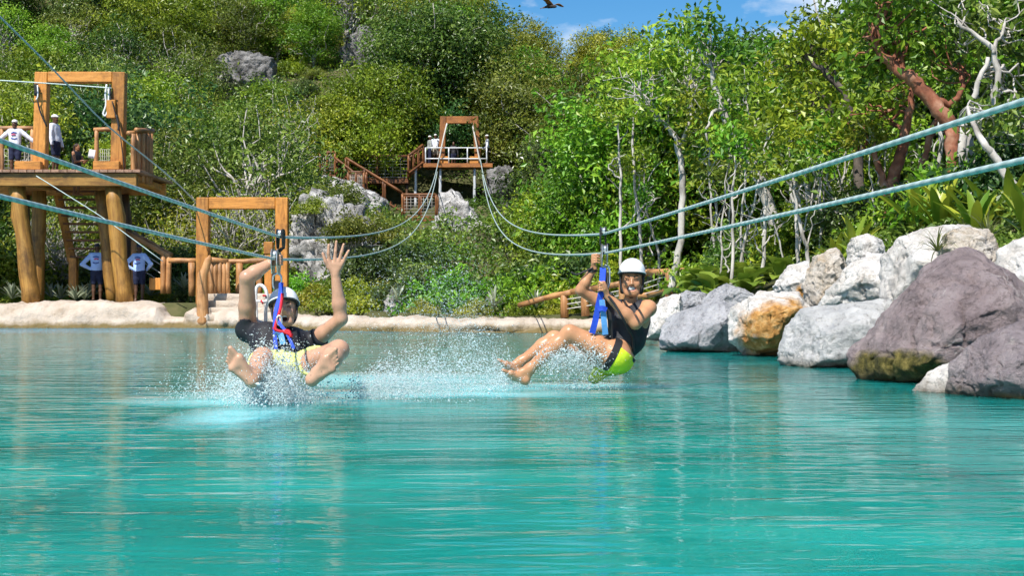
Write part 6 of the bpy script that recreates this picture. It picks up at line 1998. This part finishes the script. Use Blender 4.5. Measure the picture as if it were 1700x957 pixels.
# ---- staff
def staff(loc, h, face, label, shirt, pants, cap, skin=SK_DARK, pose='rest', grid=.022, long_pants=False, hair=None, group=None, logo=None, lean=0.0):
    """standing figure, local x right, y forward, z up; face = direction angle about z (0 looks towards +Y)"""
    e = empty("person", loc, label, "person", group, rz=face)
    k = h / 1.75
    def L(x, y, z): return V(x * k, (y + lean * max(0, z - .9)) * k, z * k)
    fl = Flesh()
    arms = {'rest': (((.27, 0, 1.12), (.30, .06, .86)), ((-.27, 0, 1.12), (-.30, .06, .86))),
            'wide': (((.42, -.02, 1.22), (.66, -.08, 1.02)), ((-.42, -.02, 1.22), (-.66, -.08, 1.02))),
            'hip': (((.24, .10, 1.14), (.12, .24, 1.0)), ((-.42, -.10, 1.14), (-.17, .0, 1.0))),
            'hip2': (((.40, -.08, 1.16), (.20, .12, 1.0)), ((-.42, -.06, 1.14), (-.17, .04, 1.0))),
            'phone': (((.22, .12, 1.12), (.10, .36, 1.16)), ((-.22, .12, 1.12), (-.06, .36, 1.16))),
            'point': (((.26, .05, 1.14), (.24, .22, 1.0)), ((-.26, .1, 1.2), (-.2, .3, 1.3)))}[pose]
    for s in (-1, 1):
        fl.cone(L(s * .075, 0, 1.33), L(s * .06, 0, 1.02), .10 * k, .09 * k, "torso", .05)
        a = arms[0] if s > 0 else arms[1]
        sh, el, wr = L(s * .17, 0, 1.42), L(*a[0]), L(*a[1])
        limb(fl, sh, el, wr, (.052 * k, .042 * k, .040 * k, .028 * k), "arm", "arm", .025)
        hd = (wr - el).normalized()
        sd = V(hd.y, -hd.x, 0).normalized() if abs(hd.z) < .9 else V(1, 0, 0)
        for i in range(4):
            b = wr + hd * .07 * k + sd * (i - 1.5) * .021 * k
            fl.cone(wr, b, .026 * k, .011 * k, "hand", .008); fl.cone(b, b + hd * .075 * k, .011 * k, .009 * k, "hand", .003)
        fl.cone(wr, wr + hd * .05 * k + sd * .05 * k, .018 * k, .011 * k, "hand", .006)
        hp, kn, an = L(s * .09, 0, .92), L(s * .10, .02, .49), L(s * .10, -.02, .08)
        limb(fl, hp, kn, an, (.085 * k, .056 * k, .054 * k, .036 * k), "thigh", "shin", .03)
        fl.cone(an, an + V(0, .17 * k, -.045 * k), .042 * k, .032 * k, "foot", .03); fl.cone(an, an + V(0, -.04 * k, -.04 * k), .04 * k, .034 * k, "foot", .03)
    fl.cone(L(-.12, 0, 1.43), L(.12, 0, 1.43), .065 * k, .065 * k, "torso", .05)
    fl.cone(L(0, 0, 1.02), L(0, 0, .93), .125 * k, .125 * k, "hips", .05)
    fl.cone(L(0, 0, 1.44), L(0, .02, 1.56), .055 * k, .05 * k, "neck", .03)
    H, R = head_frame(L(0, .03, 1.635), (0, 1, 0), (0, 0, 1))
    P = add_head(fl, H, R, 'none', k)
    put("body", flesh_mesh("person_body", fl, min(grid, .016), [skin]), None, e, e_mat(e))
    f2 = Flesh(); f2.p = [q for q in fl.p if q[3].split()[0] in ("torso", "arm")] + [q for q in fl.p if q[3].startswith("hips")]
    ar = [L(*arms[0][1]), L(*arms[1][1]), L(*arms[0][0]), L(*arms[1][0])]
    hem = .90 * k
    sleeveless = pose == 'phone'
    if sleeveless: f2.p = [q for q in f2.p if not q[3].startswith("arm")]
    zn = 1.50 * k
    def cl(X, Y_, Z):
        r = np.maximum(Z - zn, hem - Z)
        return r
    sh_o = put("shirt", flesh_mesh("person_shirt", f2, grid, [shirt], off=.018 * k, clip=None if False else (lambda X, Y_, Z: np.where(np.abs(X) < .24 * k, np.maximum(Z - zn, hem - Z), Z - zn))), None, e, e_mat(e))
    f3 = Flesh(); f3.p = [q for q in fl.p if q[3].split()[0] in ("thigh", "hips") or (long_pants and q[3].startswith("shin"))]
    low = (.10 if long_pants else .55) * k
    put("trousers" if long_pants else "shorts", flesh_mesh("person_shorts", f3, grid, [pants], off=.02 * k, clip=lambda X, Y_, Z: np.maximum(low - Z, Z - .98 * k)), None, e, e_mat(e))
    if cap is not None:
        cf = Flesh(); cf.ell(P(0, -.01, .06), R, np.array([.088, .106, .082]) * k, "a", .01)
        cf.cone(P(-.035, .10, .058), P(.035, .10, .058), .016 * k, .016 * k, "a", .02); cf.cone(P(-.03, .15, .05), P(.03, .15, .05), .012 * k, .012 * k, "a", .03)
        cz = P(0, 0, .045).z
        put("cap", flesh_mesh("person_cap", cf, .012, [cap], clip=lambda X, Y_, Z: cz - Z), None, e, e_mat(e))
    if hair is not None:
        hf = Flesh(); hf.ell(P(0, -.02, .035), R, np.array([.086, .098, .09]) * k, "a", .02)
        hf.cone(P(0, -.08, .0), P(0, -.10, -.22), .075 * k, .06 * k, "a", .03)
        hf.ell(P(0, .09, -.02), R, (.07, .06, .09), "a", .01, True)
        put("hair", flesh_mesh("person_hair", hf, .012, [hair]), None, e, e_mat(e))
    if logo:
        s = logo
        y0 = s * .125 * k
        def mark(nm, pts, r, m):
            put(nm, tubes_mesh(nm, [([V(a * k, y0, b * k) for a, b in pts], [r * k] * len(pts))], 5), m, sh_o, e_mat(e))
        mark("shirt_print", [(-.09, 1.36), (0, 1.38), (.08, 1.35)], .018, BLUEP)
        mark("shirt_print", [(-.06, 1.30), (.02, 1.31), (.07, 1.29)], .022, PINKP)
        mark("shirt_print", [(-.10, 1.20), (-.02, 1.17), (.08, 1.20)], .015, BLUEP)
    return e

def e_mat(e): return Matrix.LocRotScale(e.location, e.rotation_euler, e.scale)

PI = math.pi
zdeck = W(0, 283, 41.0).z
def on(x, Y, z): p = W(x, 0, Y); return V(p.x, p.y, z)
staff(on(25, 43.4, zdeck), 1.78, PI, "person in white long sleeves leaning on the tower rail with arms spread", SHIRT_W, NAVY, CAPW, pose='wide', logo=1)
staff(on(92, 42.2, zdeck), 1.78, -PI / 2 - .2, "person in a white shirt and cap standing behind the left gate post", SHIRT_W, NAVY, CAPW, pose='rest', lean=-.06)
staff(on(127, 43.2, zdeck - .58), 1.62, -PI / 2 - .35, "long haired person in a black top holding a phone on the tower", BLACKF, NAVY, None, skin=skin_mat("brown skin", (0.30, 0.14, 0.07)), pose='phone', hair=HAIR_D)
ph = on(151, 42.9, zdeck + .56)
pho = timber("phone", ph, ph + V(.05, 0, .26), .20, .02, 'white_gear', None, .006)
tag(pho, "white phone held up on the tower deck", "phone")
gz0 = lambda x, Y: W(x, 503, Y)
staff(gz0(161, 42.7), 1.78, .1, "person in a blue white shirt standing hand on hip under the tower", SHIRT_L, NAVY, CAPD, pose='hip', logo=-1)
staff(gz0(231, 42.3), 1.74, -.1, "person in a blue white shirt with elbows out, right of the tower legs", SHIRT_L, NAVY, CAPD, pose='hip2', logo=-1)
zf = W(0, 271, 83.0).z
staff(on(713, 83.9, zf), 1.72, -1.2, "person in grey by the far railing with back to the hill", fabric("grey shirt", (.30, .32, .30)), NAVY, CAPW, pose='rest', grid=.03, long_pants=True)
staff(on(723, 84.6, zf + .05), 1.85, PI, "taller person in white at the left post of the far gate", SHIRT_W, fabric("khaki shorts", (.45, .42, .33)), CAPW, pose='point', grid=.03)
staff(on(753, 85.0, zf - .1), 1.6, PI, "person in dark clothes standing inside the far gate", BLACKF, NAVY, None, pose='rest', grid=.03, hair=HAIR_D)
staff(on(809, 83.6, zf), 1.74, PI / 2, "person in white shirt and black trousers at the right end of the far platform", SHIRT_W, BLACKF, CAPW, pose='rest', grid=.03, long_pants=True)
rs = W(1173, 0, 33.5); 
staff(V(rs.x, 33.5, W(0, 425, 33.5).z - 1.66), 1.70, PI, "person in a red shirt and pale cap half hidden behind the fence", fabric("red shirt", (.45, .05, .06)), NAVY, CAPW, pose='rest', grid=.03)

# ------------------------------------------------------------------ bird
def build_bird():
    Y = 60.0
    c = W(915, 10, Y)
    b = empty("bird", c, "large brown bird of prey gliding at the top of the sky", "bird")
    fl = Flesh()
    fl.cone(c + V(-.10, 0, 0), c + V(.12, 0, -.01), .09, .07, "a", .05); fl.cone(c + V(-.10, 0, 0), c + V(-.34, .02, -.06), .07, .03, "a", .05)
    fl.ball(c + V(.19, -.02, -.02), .05, "a", .04)
    put("body", flesh_mesh("bird_body", fl, .015, [plain("black brown feathers", (.03, .02, .015), .7)]), None, b)
    fm = noise_mat("brown wing feathers", [(.3, (.10, .04, .012)), (.6, (.32, .15, .05)), (.8, (.40, .28, .16))], scale=6, bump=.3)
    def wing(tip, chord, nm):
        vs, fs = [], []
        n = 8
        for i in range(n + 1):
            t = i / n
            p = c + V(0, 0, .03) + (tip) * t + V(0, 0, .10 * math.sin(PI * t) * 1.0)
            ch = chord * (1 - .45 * t ** 2) * (1.0 if t < .95 else .6)
            lead = V(.12, -.02, 0) * (1 - t); back = V(-ch * .6, ch * .35, -.12 * ch)
            jag = .05 * (i % 2)
            for q, zz in ((lead, .012), (lead + back * (1 - jag), 0)):
                vs += [p + q + V(0, 0, zz), p + q - V(0, 0, zz + .004)]
            if i:
                a = (i - 1) * 4
                fs += [(a, a + 4, a + 6, a + 2), (a + 1, a + 3, a + 7, a + 5), (a, a + 1, a + 5, a + 4), (a + 2, a + 6, a + 7, a + 3)]
        put(nm, mesh_np(nm, vs, fs, True), fm, b)
    wing(V(-.38, -.45, .24), .36, "wing"); wing(V(.55, .35, .03), .30, "wing")
    put("tail", mesh_np("tail", [c + V(-.25, 0, -.03), c + V(-.48, .08, -.08), c + V(-.46, -.08, -.10), c + V(-.25, 0, -.06), c + V(-.48, .08, -.10), c + V(-.46, -.08, -.12)], [(0, 1, 2), (5, 4, 3), (0, 3, 4), (0, 4, 1), (1, 4, 5), (1, 5, 2), (2, 5, 3), (2, 3, 0)]), fm, b)
build_bird()

# ------------------------------------------------------------------ splash
def build_splash():
    rng = np.random.default_rng(12)
    m, nt, b = mat_new("splashing water drops")
    b.inputs['Base Color'].default_value = (0.86, 0.95, 0.96, 1)
    b.inputs['Roughness'].default_value = 0.12
    b.inputs['IOR'].default_value = 1.33
    tr = nt.nodes.new("ShaderNodeBsdfTranslucent"); tr.inputs['Color'].default_value = (0.9, 0.97, 0.98, 1)
    mxs = nt.nodes.new("ShaderNodeMixShader"); mxs.inputs[0].default_value = 0.5
    nt.links.new(b.outputs[0], mxs.inputs[1]); nt.links.new(tr.outputs[0], mxs.inputs[2]); nt.links.new(mxs.outputs[0], nt.nodes["Material Output"].inputs['Surface'])
    oct_v = np.array([(1, 0, 0), (-1, 0, 0), (0, 1, 0), (0, -1, 0), (0, 0, 1), (0, 0, -1)], float)
    oct_f = np.array([(0, 2, 4), (2, 1, 4), (1, 3, 4), (3, 0, 4), (2, 0, 5), (1, 2, 5), (3, 1, 5), (0, 3, 5)])
    def drops(name, C, r, vel, label, stretch=1.8):
        n = len(C)
        C = np.asarray(C); ok = C[:, 2] > 0.0
        C, r, vel = C[ok], r[ok], vel[ok]; n = len(C)
        d = vel / (np.linalg.norm(vel, axis=1)[:, None] + 1e-9)
        st = 1 + rng.uniform(0, stretch, n) * (rng.uniform(0, 1, n) < .6)
        lv = oct_v[None] * r[:, None, None]
        al = (lv * d[:, None, :]).sum(-1)
        v = C[:, None, :] + lv + al[..., None] * d[:, None, :] * (st - 1)[:, None, None]
        f = (np.arange(n)[:, None, None] * 6 + oct_f[None]).reshape(-1, 3)
        o = put(name, mesh_np(name, v.reshape(-1, 3), f, True), m)
        tag(o, label, "splash", kind="stuff")
    def jets(orig, n, az, el, sp, t, rr, jitter=.03, g=9.8):
        o = np.array(orig)[None] + rng.normal(size=(n, 3)) * jitter
        a = rng.uniform(*az, n); e = rng.uniform(*el, n); s = rng.uniform(*sp, n); tt = rng.uniform(*t, n)
        v = np.stack([np.cos(e) * np.cos(a), np.cos(e) * np.sin(a), np.sin(e)], -1) * s[:, None]
        C = o + v * tt[:, None]; C[:, 2] -= .5 * g * tt ** 2
        v[:, 2] -= g * tt
        return C, np.exp(rng.normal(np.log(rr), .45, n)), v
    def cat(parts): return [np.concatenate(x) for x in zip(*parts)]
    # round the man: dense white crown between the legs, thrown sheets to both sides
    mx, my = -1.50, MY - .35
    P1 = cat([jets((mx, my, .0), 13000, (0, 6.28), (.5, 1.5), (.4, 2.3), (.0, .30), .0019, .10),
              jets((mx + .02, my - .1, .0), 11000, (0, 6.28), (.9, 1.55), (.6, 2.0), (.0, .25), .0024, .09),
              jets((mx + .50, my + .0, 0), 11000, (-.5, .6), (.45, .85), (1.4, 3.4), (.02, .33), .0018, .06),
              jets((mx + .80, my + .3, 0), 7000, (-.2, 1.2), (.35, .8), (1.0, 2.8), (.02, .30), .0017, .12),
              jets((mx - .2, my + .1, 0), 7000, (2.4, 3.9), (.25, .75), (.8, 2.5), (.02, .30), .0017, .08)])
    P1 = cat([P1, jets((mx + .06, my - .42, 0), 20000, (0, 6.28), (.95, 1.5), (.4, 2.0), (.0, .26), .0022, .10)])
    drops("water_splash", *P1, "white splash thrown up around the reclining person's legs")
    # spray plume between the two riders and round the woman's feet
    a = W(850, 640, WY - .05)
    P2 = cat([jets((a.x, a.y, 0), 6000, (2.3, 4.4), (.5, 1.3), (.6, 3.0), (.0, .34), .0018, .07),
              jets((a.x - .15, a.y + .3, 0), 13000, (1.6, 4.2), (.8, 1.4), (2.2, 5.0), (.08, .48), .0012, .10),
              jets((a.x + .35, a.y, 0), 5000, (-.6, .8), (.3, 1.0), (.6, 2.2), (.0, .30), .0017, .10)])
    drops("water_splash", *P2, "fine spray plume rising behind the grinning person's feet")
    # water streaming off the thighs of the woman
    n = 3500
    u = rng.uniform(0, 1, n)
    p0, p1 = np.array(W(900, 600, WY - .15)[:]), np.array(W(1000, 590, WY - .18)[:])
    C = p0 + (p1 - p0) * u[:, None] + rng.normal(size=(n, 3)) * np.array([.05, .05, .06])
    drops("water_splash", C, np.exp(rng.normal(np.log(.0026), .4, n)), rng.normal(size=(n, 3)) + np.array([-1.0, 0, -1]), "drops streaming under the grinning person's knees")
build_splash()
